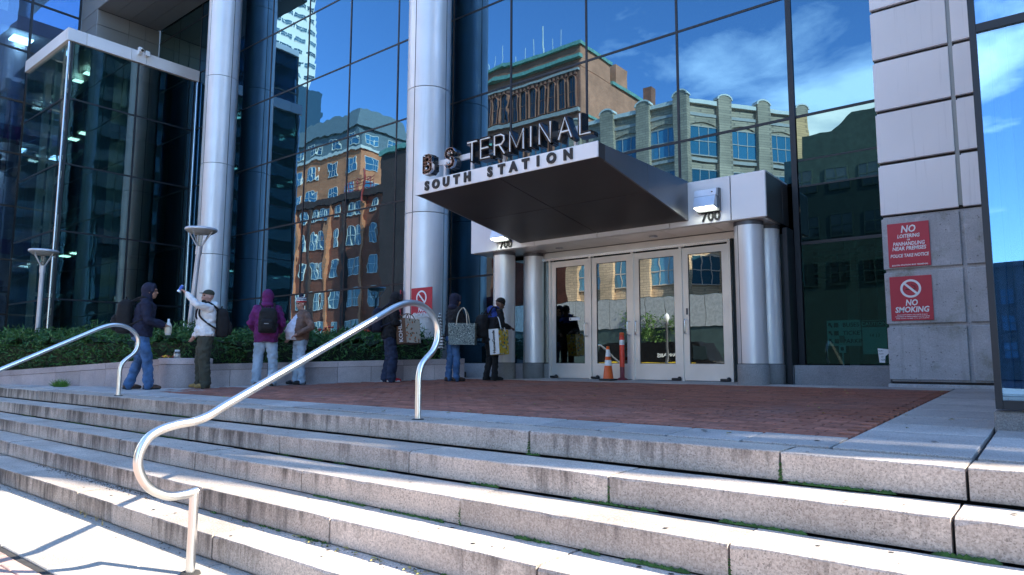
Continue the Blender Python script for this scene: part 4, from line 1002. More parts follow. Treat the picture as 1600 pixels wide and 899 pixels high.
    for z0, z1 in zip(zz[:-1], zz[1:]):
        MB().cbox(-25.84, -24.425, 8.25, 8.28, z0+.006, z1-.006, .003).build('front_panel', 'portal_metal', p)
        for a, b in ((8.252, 9.25), (9.262, 9.79), (9.80, 10.27)): MB().cbox(-24.445, -24.42, a, b, z0+.006, z1-.006, .003).build('side_panel', 'portal_metal', p)
    MB().box(-25.84, -18.6, 8.28, 10.26, 13.0, 19.).build('beam_core', 'joint_dark', p)  # unseen upper part added, with its panels, to keep sun off the wing
    for z0, z1 in ((12.95, 14.0), (14.01, 15.1), (15.11, 17.0), (17.01, 19.)):
        for a, b in ((-25.84, -23), (-22.99, -20.8), (-20.79, -18.6)): MB().cbox(a, b, 8.25, 8.278, z0, z1, .003).build('front_panel', 'portal_metal', p)
        MB().cbox(-18.6, -18.57, 8.26, 10.27, z0, z1, .003).build('side_panel', 'portal_metal', p)
    for a, b in ((8.282, 8.76), (8.77, 9.25), (9.262, 9.79), (9.80, 10.265)):
        for c0, c1 in ((-24.415, -22.5), (-22.49, -20.6), (-20.59, -18.61)): MB().box(c0, c1, a, b, 12.945, 12.985).build('soffit_panel', 'panel_bronze', p)
build_left()

# ------------------------------------------------------------------ planter walls, hedge, lamps
def wall_run(t, p0, p1, z0, z1, n, base, th=.30):
    P0, P1 = Vector((*p0, 0)), Vector((*p1, 0)); d = P1-P0; L = d.length; u = d/L; nrm = Vector((-u.y, u.x, 0))
    def blk(a, b, zb0, zb1, zt0, zt1, out, name):
        A = P0+u*(a+.003); B = P0+u*(b-.003); m = MB(); q = []
        for base_, z in ((0, None), (1, None)):
            pass
        V = [A-nrm*out, B-nrm*out, B+nrm*th, A+nrm*th]
        zb = [zb0, zb1, zb1, zb0]; zt = [zt0, zt1, zt1, zt0]
        v = [(p.x, p.y, z) for p, z in zip(V, zb)]+[(p.x, p.y, z) for p, z in zip(V, zt)]
        m.add(v, [(0, 3, 2, 1), (4, 5, 6, 7), (0, 1, 5, 4), (1, 2, 6, 5), (2, 3, 7, 6), (3, 0, 4, 7)]); m.build(name, 'granite_wall', t)
    top = lambda s: z0+(z1-z0)*s/L
    for i in range(n*2):
        a, b = L*i/(2*n), L*(i+1)/(2*n); blk(a, b, base, base, top(a)-.103, top(b)-.103, 0, 'wall_block')
    for i in range(n):
        a, b = L*i/n, L*(i+1)/n; blk(a, b, top(a)-.098, top(b)-.098, top(a), top(b), .008, 'coping_stone')
    m = MB(); A, B = P0, P1
    V = [A+nrm*.012, B+nrm*.012, B+nrm*(th-.02), A+nrm*(th-.02)]
    v = [(p.x, p.y, base) for p in V]+[(p.x, p.y, z) for p, z in zip(V, (z0-.02, z1-.02, z1-.02, z0-.02))]
    m.add(v, [(0, 3, 2, 1), (4, 5, 6, 7), (0, 1, 5, 4), (1, 2, 6, 5), (2, 3, 7, 6), (3, 0, 4, 7)]); m.build('wall_core', 'joint_dark', t)
def build_planter():
    t = thing('planter_wall', 'low pink granite planter wall with a rounded end, in front of the hedge', 'planter wall', (-11.35, 5.5, .83))
    wall_run(t, (-18.3, 3.66), (-11.36, 5.118), .94, 1.30, 5, .6)
    wall_run(t, (-10.96, 5.42), (-8.70, 9.42), 1.215, 1.335, 4, .7, th=.3)
    c = (-11.33, 5.50, 0); r = .405
    MB().lathe([(r, .78), (r, 1.205), (r-.01, 1.212)], c, 40).build('rounded_end', 'granite_wall', t)
    MB().lathe([(r-.012, 1.20), (r-.012, 1.22)], c, 40).build('end_joint', 'joint_dark', t)
    MB().lathe([(r+.004, 1.217), (r+.004, 1.305), (r-.012, 1.315), (0, 1.318)], c, 40).build('end_coping', 'granite_wall', t)
    so = MB(); so.prism([(-18.2, 4.0), (-11.6, 5.4), (-11.25, 5.75), (-9.1, 9.6), (-9.1, 9.9), (-21.2, 9.9), (-24, 6.4)], .7, 1.08); o = so.build('planting_soil', 'earth'); o['kind'] = 'structure'
build_planter()

def leaf_cloud(n, pts, ln, wd, droop=.3, seed=1):
    rng = np.random.default_rng(seed); k = len(pts)
    d = rng.normal(size=(k, 3)); d[:, 2] = d[:, 2]*.6+droop; d /= np.linalg.norm(d, axis=1)[:, None]
    e = np.cross(d, rng.normal(size=(k, 3))); e /= np.linalg.norm(e, axis=1)[:, None]
    L = ln*rng.uniform(.6, 1.4, (k, 1)); w = wd*rng.uniform(.7, 1.3, (k, 1))
    v = np.stack([pts-d*L*.1, pts+d*L*.45+e*w, pts+d*L, pts+d*L*.45-e*w], 1).reshape(-1, 3)
    f = np.arange(4*k).reshape(-1, 4)
    return v, f
def mesh_np(name, v, f, mat, parent=None):
    me = bpy.data.meshes.new(name); off = np.array(parent['_w']) if parent else np.zeros(3)
    me.vertices.add(len(v)); me.vertices.foreach_set('co', (v-off).ravel()); n = f.shape[1]
    me.loops.add(f.size); me.loops.foreach_set('vertex_index', f.ravel().astype(np.int32))
    me.polygons.add(len(f)); me.polygons.foreach_set('loop_start', np.arange(0, f.size, n, dtype=np.int32))
    me.update(calc_edges=True); me.validate(); me.materials.append(MATS[mat])
    o = bpy.data.objects.new(name, me); COL.objects.link(o)
    if parent: o.parent = parent
    return o
def in_poly(x, y, P):
    c = np.zeros(len(x), bool); n = len(P)
    for i in range(n):
        x1, y1 = P[i]; x2, y2 = P[(i+1) % n]
        q = ((y1 > y) != (y2 > y)) & (x < (x2-x1)*(y-y1)/(y2-y1+1e-9)+x1); c ^= q
    return c
def build_hedge():
    t = thing('hedge', 'dark green feathery hedge planted behind the low granite wall', 'hedge', (-13, 7, 1.0))
    P = [(-18.6, 4.05), (-11.75, 5.50), (-11.35, 6.0), (-10.95, 6.05), (-9.2, 9.2), (-9.4, 9.75), (-20.9, 9.8), (-22.5, 6.1)]
    rng = np.random.default_rng(5)
    lump = lambda x, y: 1.80+.10*np.sin(x*2.1+1)*np.sin(y*2.7)+.07*np.sin(x*5.3+y*3.1)+.04*np.sin(x*11+y*7)
    # dark twiggy core
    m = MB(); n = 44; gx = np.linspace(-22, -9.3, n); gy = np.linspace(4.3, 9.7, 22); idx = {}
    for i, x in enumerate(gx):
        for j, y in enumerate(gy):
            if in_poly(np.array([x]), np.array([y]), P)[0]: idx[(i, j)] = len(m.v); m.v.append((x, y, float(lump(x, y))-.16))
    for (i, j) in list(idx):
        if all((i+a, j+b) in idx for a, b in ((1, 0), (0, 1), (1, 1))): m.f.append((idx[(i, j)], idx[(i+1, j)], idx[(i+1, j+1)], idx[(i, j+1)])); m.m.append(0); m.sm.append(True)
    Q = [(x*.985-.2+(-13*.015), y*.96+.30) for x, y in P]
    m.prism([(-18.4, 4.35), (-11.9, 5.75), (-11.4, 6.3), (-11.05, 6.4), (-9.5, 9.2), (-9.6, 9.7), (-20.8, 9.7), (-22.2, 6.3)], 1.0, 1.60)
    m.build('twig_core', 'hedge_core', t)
    N = 150000; x = rng.uniform(-22.5, -9.1, N); y = rng.uniform(4.0, 9.8, N); k = in_poly(x, y, P); x, y = x[k], y[k]
    h = lump(x, y)
    # distance to the front edges: leaves there reach down to the wall
    def dist(p, q):
        d = np.array(q)-np.array(p); L2 = d@d; s = np.clip(((x-p[0])*d[0]+(y-p[1])*d[1])/L2, 0, 1); return np.hypot(x-p[0]-s*d[0], y-p[1]-s*d[1])
    df = np.minimum(np.minimum(dist(P[0], P[1]), dist(P[1], P[2])), np.minimum(dist(P[3], P[4]), dist(P[2], P[3])))
    front = df < .34
    z = np.where(front, 1.02+(h-1.02)*rng.random(len(x))**.8, h-.16+.22*rng.random(len(x))**1.5)
    keep = front | (rng.random(len(x)) < .42)
    pts = np.stack([x, y, z], 1)[keep]
    v, f = leaf_cloud(len(pts), pts, .105, .0105, .35, 2)
    o = mesh_np('foliage', v, f, 'hedge_leaf', t); o['kind'] = 'stuff'
    fl = MB(); r = random.Random(4)
    for (fx, fy) in ((-11.0, 8.0), (-10.3, 8.45), (-10.2, 8.7)):
        for i in range(9):
            X, Y, Z = fx+r.uniform(-.13, .13), fy+r.uniform(-.1, .1), 1.84+r.uniform(0, .10)
            fl.lathe([(.004, -.02), (.032, .0), (.02, .018), (0, .02)], (X, Y, Z), 6)
    o = fl.build('flowers', 'flower_red', t); o['kind'] = 'stuff'
    g = thing('grass_tuft', 'bright green grass tuft growing at the foot of the planter wall', 'grass', (-13.5, 4.44, .82))
    n = 420; a = rng.random(n)*6.28; rr = rng.random(n)**.7*.13
    pts = np.stack([-13.5+np.cos(a)*rr*1.6, 4.44+np.sin(a)*rr*.5-.03, np.full(n, .815)], 1); v, f = leaf_cloud(n, pts, .13, .004, 1.2, 8); o = mesh_np('blades', v, f, 'grass_blade', g); o['kind'] = 'stuff'
build_hedge()

def lamp_post(x, y, ztop, lean, label):
    t = thing('lamp_post', label, 'lamp post', (x, y, 1.0), 'disc topped lamp posts behind the hedge')
    top = Vector((x+lean[0], y+lean[1], ztop)); ax = (top-Vector((x, y, 1.0))).normalized()
    P = lambda d: top-ax*d
    MB().tube([(x, y, .9), P(.32)], .048, 14).build('pole', 'lamp_paint', t)
    MB().tube([P(.48), P(.31)], .060, 14).build('pole_collar', 'lamp_paint', t)
    MB().lathe([(.30, .0), (.305, .02), (.295, .045), (.0, .06)], top, 36).build('disc', 'lamp_paint', t)
    MB().lathe([(.295, -.002), (.22, -.055), (.12, -.075), (.0, -.08)], top, 36).build('reflector', 'lamp_paint', t)
    m = MB()
    for k in range(4):
        a = k*math.pi/2+.5; m.tube([P(.34)+Vector((math.cos(a), math.sin(a), 0))*.035, top+Vector((math.cos(a), math.sin(a), 0))*.27], .012, 8)
    m.build('struts', 'lamp_paint', t)
    MB().tube([P(.31), P(.09)], [.035, .05], 14).build('lamp_glass', 'lamp_glass', t)
lamp_post(-13.72, 6.63, 3.86, (.40, 0), 'pale disc topped lamp post in front of the left round column')
lamp_post(-18.36, 5.45, 3.74, (.22, -.06), 'pale disc topped lamp post at far left, behind the handrail')

# ------------------------------------------------------------------ cone, post, litter on the wall
def build_small():
    z = plaza_z(9.75)+.0
    t = thing('traffic_cone', 'orange traffic cone with white bands in front of the doors', 'traffic cone', (-5.82, 9.74, z))
    MB().cbox(-5.935, -5.705, 9.625, 9.855, z+.001, z+.03, .01).build('cone_base', 'cone_black', t)
    R = lambda h: .086-.062*h/.53
    def band(h0, h1, mat, name, dr=0): MB().lathe([(R(h0)+dr, z+h0), (R(h1)+dr, z+h1)], (-5.82, 9.74, 0), 24).build(name, mat, t)
    MB().lathe([(.09, z+.03), (R(.03), z+.04), (R(.53), z+.55), (R(.53)-.012, z+.555), (0, z+.55)], (-5.82, 9.74, 0), 24).build('cone_body', 'cone_orange', t)
    band(.24, .33, 'print_white', 'white_band', .003); band(.385, .50, 'print_white', 'white_band', .003)
    d = thing('delineator_post', 'slim red delineator post with a white band, right behind the traffic cone', 'delineator post', (-5.66, 9.93, .985))
    c = (-5.665, 9.925, 0)
    MB().lathe([(.040, 1.2), (.040, 1.70), (.034, 1.715), (0, 1.72)], c, 20).build('tube', 'tube_red', d); MB().lathe([(.0415, 1.56), (.0415, 1.64)], c, 20).build('white_band', 'print_white', d)
    MB().lathe([(.034, 1.72), (.038, 1.74), (.034, 1.76), (0, 1.765)], c, 16).build('cap', 'cone_orange', d); MB().lathe([(.09, .99), (.085, 1.01), (.038, 1.03), (.038, 1.2)], c, 20).build('foot', 'tube_red_shaded', d)  # foot in darker red: shade at the base put into the colour
    j = thing('plastic_jar', 'clear plastic jar standing on the rounded end of the planter wall', 'jar', (-11.22, 5.30, 1.32))
    MB().lathe([(.0, 1.318), (.048, 1.318), (.052, 1.33), (.052, 1.40), (.036, 1.425)], (-11.22, 5.30, 0), 18).build('jar_body', 'cup_clear', j); MB().lathe([(.038, 1.42), (.038, 1.45), (0, 1.452)], (-11.22, 5.30, 0), 18).build('lid', 'white_paint', j)
    MB().lathe([(.0, 1.32), (.045, 1.322), (.046, 1.385), (0, 1.39)], (-11.22, 5.30, 0), 14).build('contents', 'print_white', j)
    f = thing('food_wrapper', 'crumpled red and yellow food wrapper on the planter wall beside the jar', 'wrapper', (-11.55, 5.28, 1.31))
    r = random.Random(9)
    for mat, cx, cy in (('tube_red', -11.6, 5.29), ('print_yellow', -11.50, 5.27), ('sign_red', -11.53, 5.33)):
        m = MB(); V = []; n = 6
        for i in range(n):
            for k in range(n): V.append((cx+(i/(n-1)-.5)*.15+r.uniform(-.01, .01), cy+(k/(n-1)-.5)*.10+r.uniform(-.01, .01), 1.318+r.random()*.05))
        m.add(V, [(i*n+k, (i+1)*n+k, (i+1)*n+k+1, i*n+k+1) for i in range(n-1) for k in range(n-1)]); m.build('wrapper_sheet', mat, f)
    c = thing('drink_cup', 'clear plastic cup with a straw left on the planter wall', 'cup', (-10.18, 6.80, 1.258))
    MB().lathe([(0, 1.26), (.032, 1.26), (.045, 1.37), (.047, 1.372), (.02, 1.385)], (-10.18, 6.80, 0), 16).build('cup_body', 'cup_clear', c)
    MB().tube([(-10.18, 6.80, 1.29), (-10.2, 6.80, 1.44)], .005, 6).build('straw', 'print_white', c); MB().lathe([(0, 1.263), (.033, 1.263), (.040, 1.32), (0, 1.32)], (-10.18, 6.80, 0), 14).build('drink', 'print_yellow', c)
build_small()

# ------------------------------------------------------------------ the far side of the street, seen in the glass
def win_mesh(w, h, frame, glass, arch=False, bars=1, depth=.10):
    m = MB(); f = .06
    if arch:
        n = 8; P = [(-w/2, -h/2), (w/2, -h/2)]+[(w/2*math.cos(math.pi*k/n), h/2-w/2+w/2*math.sin(math.pi*k/n)) for k in range(n+1)]
        m.prism_y(P, 0, .05, 1); O = [(x*(1+2*f/w), z*(1+2*f/h)) for x, z in P]
        k = len(P)
        for i in range(k):
            j = (i+1) % k; m.prism_y([P[i], P[j], O[j], O[i]], -.02, depth, 0)
    else:
        m.box(-w/2, w/2, 0, .05, -h/2, h/2, 1)
        m.box(-w/2-f, -w/2, -.02, depth, -h/2-f, h/2+f, 0); m.box(w/2, w/2+f, -.02, depth, -h/2-f, h/2+f, 0)
        m.box(-w/2, w/2, -.02, depth, h/2, h/2+f*1.6, 0); m.box(-w/2-.05, w/2+.05, -.02, depth*1.4, -h/2-f*1.6, -h/2, 0)
    m.box(-w/2, w/2, .051, .10, -.04, .04, 0)
    for b in range(bars):
        x = -w/2+w*(b+1)/(bars+1); m.box(x-.035, x+.035, .051, .098, -h/2, h/2, 0)
    return shared('window', m, [frame, glass])
def put_win(me, t, p, n):                                           # n: outward normal in plan
    a = math.atan2(n[1], n[0])-math.pi/2; return place('window', me, t, (p[0]+n[0]*.02, p[1]+n[1]*.02, p[2]), rot=(0, 0, a))
def build_background():
    # brown brick warehouse
    y = -37.4
    t = thing('brick_warehouse', 'brown brick warehouse across the street, reflected left of the round column', 'building', (-80, y, 0))
    MB().box(-112, -62.5, y-16, y, 0, 23.4).build('wall', 'brick_brown', t)
    MB().box(-112.2, -62.3, y-16, y+.45, 23.4, 24.3).build('cornice', 'brick_plain_dark', t)
    MB().box(-66.0, -62.5, y, y+.25, 0, 26.).build('end_wall', 'brick_plain_dark', t)
    wm = win_mesh(1.35, 2.5, 'white_trim', 'window_glass', True); ws = win_mesh(1.3, 1.7, 'white_trim', 'window_glass'); wr = win_mesh(1.35, 2.3, 'white_trim', 'window_glass')
    for i, x in enumerate(np.arange(-110, -66, 4.0)):
        for dx in (-.85, .85) if i % 2 else (0,):
            for z, w in ((22.0, ws), (18.3, wm), (14.0, wr), (9.8, wr), (5.6, wr)): put_win(w, t, (x+dx, y, z), (0, 1))
        MB().box(x+1.75, x+2.25, y, y+.35, 0, 23.4).build('pilaster', 'brick_orange' if i % 2 else 'brick_plain_dark', t)
    MB().tube([(-71.6, y+.6, 22.6), (-71.6, y+.6, 24.6), (-71.4, y+.6, 24.7), (-71.7, y+.6, 27)], .2, 6).build('red_banner', 'rail_red', t)
    m = MB()
    for k in range(4): m.tube([(-76, y+.4, 24.4+k*.45), (-70, y+.4, 24.4+k*.45)], .05, 5)
    for k in range(7): m.tube([(-76+k, y+.4, 24.3), (-76+k, y+.4, 25.9)], .05, 5)
    m.build('roof_railing', 'rail_red', t)
    # orange block with mansard
    y = -54.4
    t = thing('mansard_block', 'orange brick block with a grey mansard roof, reflected high left', 'building', (-105, y, 0))
    MB().box(-135, -94.6, y-12, y, 0, 38.8).build('wall', 'brick_orange', t)
    MB().box(-135.2, -94.3, y-12.2, y+.4, 38.8, 39.3).build('cornice', 'white_trim', t)
    m = MB(); a, b, c, d = (-135, y-12), (-94.6, y-12), (-94.6, y), (-135, y)
    def frus(z0, z1, i0, i1):
        r = lambda i: [(-135, y-12+i), (-94.6-i, y-12+i), (-94.6-i, y-i), (-135, y-i)]
        v = [(p[0], p[1], z0) for p in r(i0)]+[(p[0], p[1], z1) for p in r(i1)]
        m.add(v, [(0, 3, 2, 1), (4, 5, 6, 7), (0, 1, 5, 4), (1, 2, 6, 5), (2, 3, 7, 6), (3, 0, 4, 7)])
    frus(39.3, 43, .5, .7); frus(43, 46.6, .1, 1.2); m.build('mansard_roof', 'slate_mansard', t)
    w1 = win_mesh(3.0, 2.3, 'white_trim', 'window_blue', bars=2); w2 = win_mesh(2.2, 1.7, 'white_trim', 'window_blue')
    for x in np.arange(-131, -95, 5.6):
        for z in (36.4, 31.8, 27.2, 22.6): put_win(w1, t, (x, y, z), (0, 1))
        put_win(w2, t, (x, y-.55, 41.1), (0, 1))
    for yy in (y-2.5, y-7.5):
        for z in (36.4, 31.8, 27.2): put_win(w1, t, (-94.6, yy, z), (1, 0))
        put_win(w2, t, (-95.2, yy, 41.1), (1, 0))
    # white tower
    t = thing('white_tower', 'tall white office tower with ribbon windows, reflected top left', 'building', (-230, -115, 0))
    X = -221; MB().box(-262, X, -131, -99, 0, 185).build('wall', 'tower_white', t)
    wr = win_mesh(4.6, 1.7, 'tower_white', 'window_glass', bars=2)
    for k in range(12, 40):
        z = 4.6*k
        for yy in np.arange(-128.2, -100, 5.4): put_win(wr, t, (X, yy, z), (1, 0))
    # Romanesque block with copper coping
    y = -49.4
    t = thing('romanesque_block', 'tall red brick Romanesque block with arches and green copper coping, reflected above the sign', 'building', (-53, y, 0))
    MB().box(-62, -45.5, y-24, y, 0, 38.7).build('wall', 'brick_romanesque_lit', t)
    MB().box(-62, -45.5, y, y+.25, 0, 38.6).build('front_wall', 'brick_romanesque', t)  # front brick darker than the side: shade and sun put into the colours
    MB().box(-62, -45.6, y-7.6, y+.1, 38.7, 41.3).build('attic', 'brick_romanesque', t); MB().box(-45.6, -45.45, y-7.6, y+.1, 38.7, 41.3).build('attic_side', 'brick_romanesque_lit', t)
    MB().box(-62.3, -45.2, y-7.8, y+.5, 41.3, 41.75).build('coping', 'copper_green', t); MB().box(-62.2, -45.2, y, y+.75, 39.5, 39.95).build('cornice', 'copper_green', t)
    MB().box(-45.75, -45.2, y-24.2, y-7.8, 38.72, 39.2).build('side_coping', 'copper_green', t)
    MB().box(-47.6, -45.4, y-12, y-9, 38.7, 42.0).build('roof_block', 'brick_romanesque_lit', t)
    m = MB(); m.box(-47.2, -45.8, y-21.4, y-20, 38.7, 42.6); m.build('chimney', 'brick_romanesque', t)
    m = MB()
    for i in range(9):
        x = -61+i*1.5+.2
        m.box(x, x+.06, y-.5, y-.44, 41.7, 43+1.6*((i*7) % 3)/2)
    m.tube([(-53, y-2, 41.5), (-53, y-2, 47)], .08, 5); m.build('antennas', 'white_trim', t)
    wa = win_mesh(1.05, 4.0, 'brick_romanesque', 'window_dark', True, depth=.35); wb = win_mesh(3.0, 6.6, 'brick_romanesque', 'window_glass', True, bars=2, depth=.5)
    for i in range(10): put_win(wa, t, (-60.6+i*1.56, y+.25, 35.4), (0, 1))
    for x0, x1, z0, z1, d in ((-62, -45.5, 32.6, 33.1, .5), (-62, -45.5, 38.0, 38.3, .35)): MB().box(x0, x1, y+.25, y+.25+d, z0, z1).build('string_course', 'stone_trim', t)
    m = MB()
    for i in range(24): m.box(-61.8+i*.68, -61.5+i*.68, y+.25, y+.5, 37.5, 37.95)
    m.build('corbels', 'brick_romanesque', t)
    for i in range(4): put_win(wb, t, (-59.6+i*3.9, y+.25, 27.6), (0, 1)); put_win(wb, t, (-59.6+i*3.9, y+.25, 18.5), (0, 1))
    MB().box(-45.5, -45.3, y-24, y-1.2, 32.4, 32.7).build('side_band', 'copper_green', t)
    # low brown wing between
    y = -31.4
    t = thing('corner_store', 'dark brown brick store with a green copper edge, reflected beside the column', 'building', (-58, y, 0))
    MB().box(-61.8, -50, y-6, y, 0, 25.6).build('wall', 'brick_plain_dark', t); MB().box(-62, -49.8, y-6, y+.3, 25.6, 26.2).build('coping', 'copper_green', t)
    # buff corner building with round topped piers
    y = -39.4; A, B, C = (-39.5, y), (-27.2, y), (-19.6, y-11)
    t = thing('buff_block', 'buff brick corner building with round topped piers, reflected behind the canopy', 'building', (-28, y, 0))
    MB().prism([A, B, C, (-30, y-16), (-39.5, y-16)][::-1], 0, 26.2).build('wall', 'brick_buff', t)
    def face(P, Q, nb, first):
        P_, Q_ = Vector((*P, 0)), Vector((*Q, 0)); u = (Q_-P_).normalized(); L = (Q_-P_).length; nn = Vector((-u.y, u.x, 0)); nn = nn if nn.dot(Vector((.6, 1, 0))) > 0 else -nn
        a = math.atan2(nn.y, nn.x)-math.pi/2
        cap = MB().box(0, L, -.1, .35, 0, .4); c = place('parapet_cap', shared('parapet_cap', cap, 'white_trim'), t, (P[0], P[1], 26.2), rot=(0, 0, math.atan2(u.y, u.x)))
        pm = MB(); pm.prism_y([(-.75, 0), (.75, 0), (.75, 26.8)]+[(.75*math.cos(math.pi*k/6), 26.8+.4*math.sin(math.pi*k/6)) for k in range(1, 6)]+[(-.75, 26.8)], -.2, .55)
        pme = shared('pier', pm, 'brick_buff'); cm = MB(); 
        for k in range(6):
            a0, a1 = math.pi*k/6, math.pi*(k+1)/6; pts = [(r*math.cos(q), 26.8+(r-.33 if r < .8 else r-.3)*math.sin(q)) for r, q in ((.75, a0), (.88, a0), (.88, a1), (.75, a1))]; cm.prism_y(pts, -.25, .62)
        cme = shared('pier_cap', cm, 'white_trim')
        w1 = win_mesh(3.1, 2.7, 'stone_trim', 'window_blue', bars=2); step = L/nb
        for i in range(nb):
            s = (i+.5)*step; p = P_+u*s
            for z in (22.6, 18.4, 14.2, 10., 5.8): put_win(w1, t, (p.x, p.y, z), (nn.x, nn.y))
            ar = MB(); n = 8; 
            for k in range(n):
                x0, x1 = -1.8+3.6*k/n, -1.8+3.6*(k+1)/n; f = lambda x: .55*(1-(x/1.8)**2)
                ar.prism_y([(x0, f(x0)), (x1, f(x1)), (x1*1.1, f(x1)+.9), (x0*1.1, f(x0)+.9)], 0, .14)
            place('arch_brick', shared('arch_brick', ar, 'brick_buff'), t, (p.x, p.y, 23.9), rot=(0, 0, a))
        for i in range(nb+1):
            if not first and i == 0: continue
            p = P_+u*(i*step); place('pier', pme, t, (p.x, p.y, 0), rot=(0, 0, a)); place('pier_cap', cme, t, (p.x, p.y, 0), rot=(0, 0, a))
        for z in (25.0, 20.6): place('string_course', shared('string_course', MB().box(0, L, 0, .22, 0, .3), 'stone_trim'), t, (P[0], P[1], z), rot=(0, 0, math.atan2(u.y, u.x)))
    face(A, B, 3, True); face(B, C, 3, False)
    # dark slate block and pink block further right
    y = -34.4
    t = thing('slate_block', 'dark slate clad block, reflected at the right end of the glass', 'building', (-10, y, 0))
    MB().box(-16.4, -4.5, y-14, y, 0, 17.2).build('wall', 'slate_dark', t); MB().box(-15.2, -5.2, y-12, y-.8, 17.2, 19.2).build('attic', 'slate_dark', t)
    MB().prism_y([(-13.5, 19.2), (-6.0, 19.2), (-8.0, 20.7), (-11.8, 20.7)], y-10, y-1.5).build('roof', 'slate_dark', t)
    w1 = win_mesh(1.4, 1.6, 'slate_dark', 'window_dark')
    for x in np.arange(-15, -5, 2.3):
        for z in (15.2, 11.6, 8.): put_win(w1, t, (x, y, z), (0, 1))
    y = -62
    for (nm, lab, x0, x1, mt, gl, h) in (('pink_block', 'pink brick block reflected low in the right hand glass bay', -13, -4.9, 'brick_pink', 'window_glass', 10.2), ('navy_block', 'dark navy office block reflected at the far right edge of the glass bay', -4.6, 20, 'slate_dark', 'window_blue', 9.6)):
        t = thing(nm, lab, 'building', ((x0+x1)/2, y, 0))
        MB().box(x0, x1, y-14, y, 0, h).build('wall', mt, t); MB().box(x0-.2, x1+.1, y-14, y+.3, h, h+.4).build('cornice', mt, t)
        w1 = win_mesh(.9, 1.3, mt, gl)
        for x in np.arange(x0+1, min(x1, 6)-.5, 1.7):
            for z in (2.5, 4.8, 7.1): put_win(w1, t, (x, y, z), (0, 1))
    # pale office far down the street and dark glass tower to the east
    t = thing('pale_office', 'pale office block with white frames and teal glazing, reflected in the lobby box', 'building', (-210, -46, 0))
    MB().box(-300, -128, -70, -46, 0, 62).build('wall', 'window_glass', t)
    rr = random.Random(5)
    for k in range(16): MB().box(-300, -127.8, -46, -45.5, 3.9*k+2.6, 3.9*k+3.9).build('spandrel', 'white_trim', t)
    for k in range(44):
        x = -299+k*3.9; MB().box(x, x+rr.choice((.5, .9, 1.8)), -46, -45.3, 0, 62).build('fin', 'white_trim', t)
    t = thing('east_tower', 'dark teal glass tower down the street to the right, reflected in the lobby side', 'building', (70, -30, 0))
    MB().box(58, 84, -66, -12, 0, 70).build('wall', 'slate_dark', t)
    for k in range(18): MB().box(57.7, 58, -66, -12, 3.9*k+1.2, 3.9*k+3.2).build('window_band', 'window_glass', t)
    t = thing('street_hoarding', 'pale panelled hoarding across the street, reflected in the doors', 'hoarding', (-30, -27, 0))
    for i in range(22):
        MB().box(-52+i*1.6, -50.45+i*1.6, -27.1, -27, 3.9, 6.2).build('panel', 'concrete_grey', t)
    MB().box(-52, -17, -27.4, -27.12, 0, 6.25).build('frame', 'slate_dark', t)
    # van parked across the road
    t = thing('delivery_van', 'black delivery van with a yellow stripe, parked across the street', 'van', (-15.5, -9, -.12))
    z = -.12
    body = [(-19.2, z+.45), (-19.2, z+1.55), (-18.85, z+2.25), (-18.5, z+2.4), (-13.5, z+2.4), (-13.0, z+1.5), (-12.2, z+1.3), (-12.05, z+.45)]
    MB().prism_y(body, -12.6, -10.7).build('body', 'van_black', t)
    for x in (-17.9, -13.3):
        for yy in (-12.6, -10.68):
            m = MB(); m.tube([(x, yy-.1, z+.36), (x, yy+.1, z+.36)], .36, 18); w = m.build('wheel', 'black_rubber', t); m = MB(); m.tube([(x, yy-.11, z+.36), (x, yy+.11, z+.36)], .2, 12); m.build('rim', 'chrome_trim', w)
    MB().box(-19.0, -13.6, -10.696, -10.685, z+1.28, z+1.42).build('stripe', 'print_yellow', t)
    MB().box(-13.75, -13.1, -10.696, -10.68, z+1.55, z+2.2).build('cab_window', 'window_dark', t)
    m = MB(); m.text('CANNABIS', .26, (-15.0, -10.68, z+1.75), ux=(-1, 0, 0), depth=.01, offset=.006); m.build('lettering', 'print_white', t)
    m = MB()
    for x in (-14.9, -17.2): m.box(x-.3, x+.3, -10.696, -10.68, z+.66, z+.8); m.box(x-.26, x+.26, -10.696, -10.682, z+.88, z+1.16)
    m.build('emblem', 'print_yellow', t)
    for (x, yy, lab) in ((-13.9, -8.2, 'dark street lamp with a round globe on the near kerb, reflected in the right door'), (-21.5, -8.2, 'dark street lamp with a round globe on the near kerb, reflected in the left door')):
        t = thing('street_lamp', lab, 'street lamp', (x, yy, 0), 'globe street lamps on the kerb')
        MB().lathe([(.16, 0), (.15, .3), (.07, .5), (.055, 2.9), (.1, 3.0), (.06, 3.1)], (x, yy, 0), 14).build('post', 'fixture_grey', t); MB().lathe([(.05, 3.1), (.12, 3.2), (.15, 3.32), (.11, 3.44), (.03, 3.5), (0, 3.55)], (x, yy, 0), 18).build('globe', 'print_white', t)
    for k, (x, yy, s, lab) in enumerate(((-24, -27.5, 1., 'leafy street tree across the road, reflected in the doors'),)):
        t = thing('street_tree', lab, 'tree', (x, yy, 0), 'street trees across the road')
        m = MB(); m.tube([(x, yy, 0), (x+.1, yy, 1.4), (x, yy+.1, 2.8)], [.16, .12, .07], 8)
        for q in range(6): a = q*1.05; m.tube([(x, yy, 1.8+q*.15), (x+math.cos(a)*.8*s, yy+math.sin(a)*.8*s, 3.0+q*.2)], [.06, .02], 6)
        m.build('trunk', 'bark', t); rng = np.random.default_rng(20+k); c = rng.normal(size=(26, 3))*np.array([.8, .8, .7])*s+np.array([x, yy, 3.5])
        pts = (c[rng.integers(0, 26, 5200)]+rng.normal(size=(5200, 3))*.32); v, f = leaf_cloud(0, pts, .16, .05, .0, 30+k); o = mesh_np('crown', v, f, 'tree_leaf', t); o['kind'] = 'stuff'
build_background()

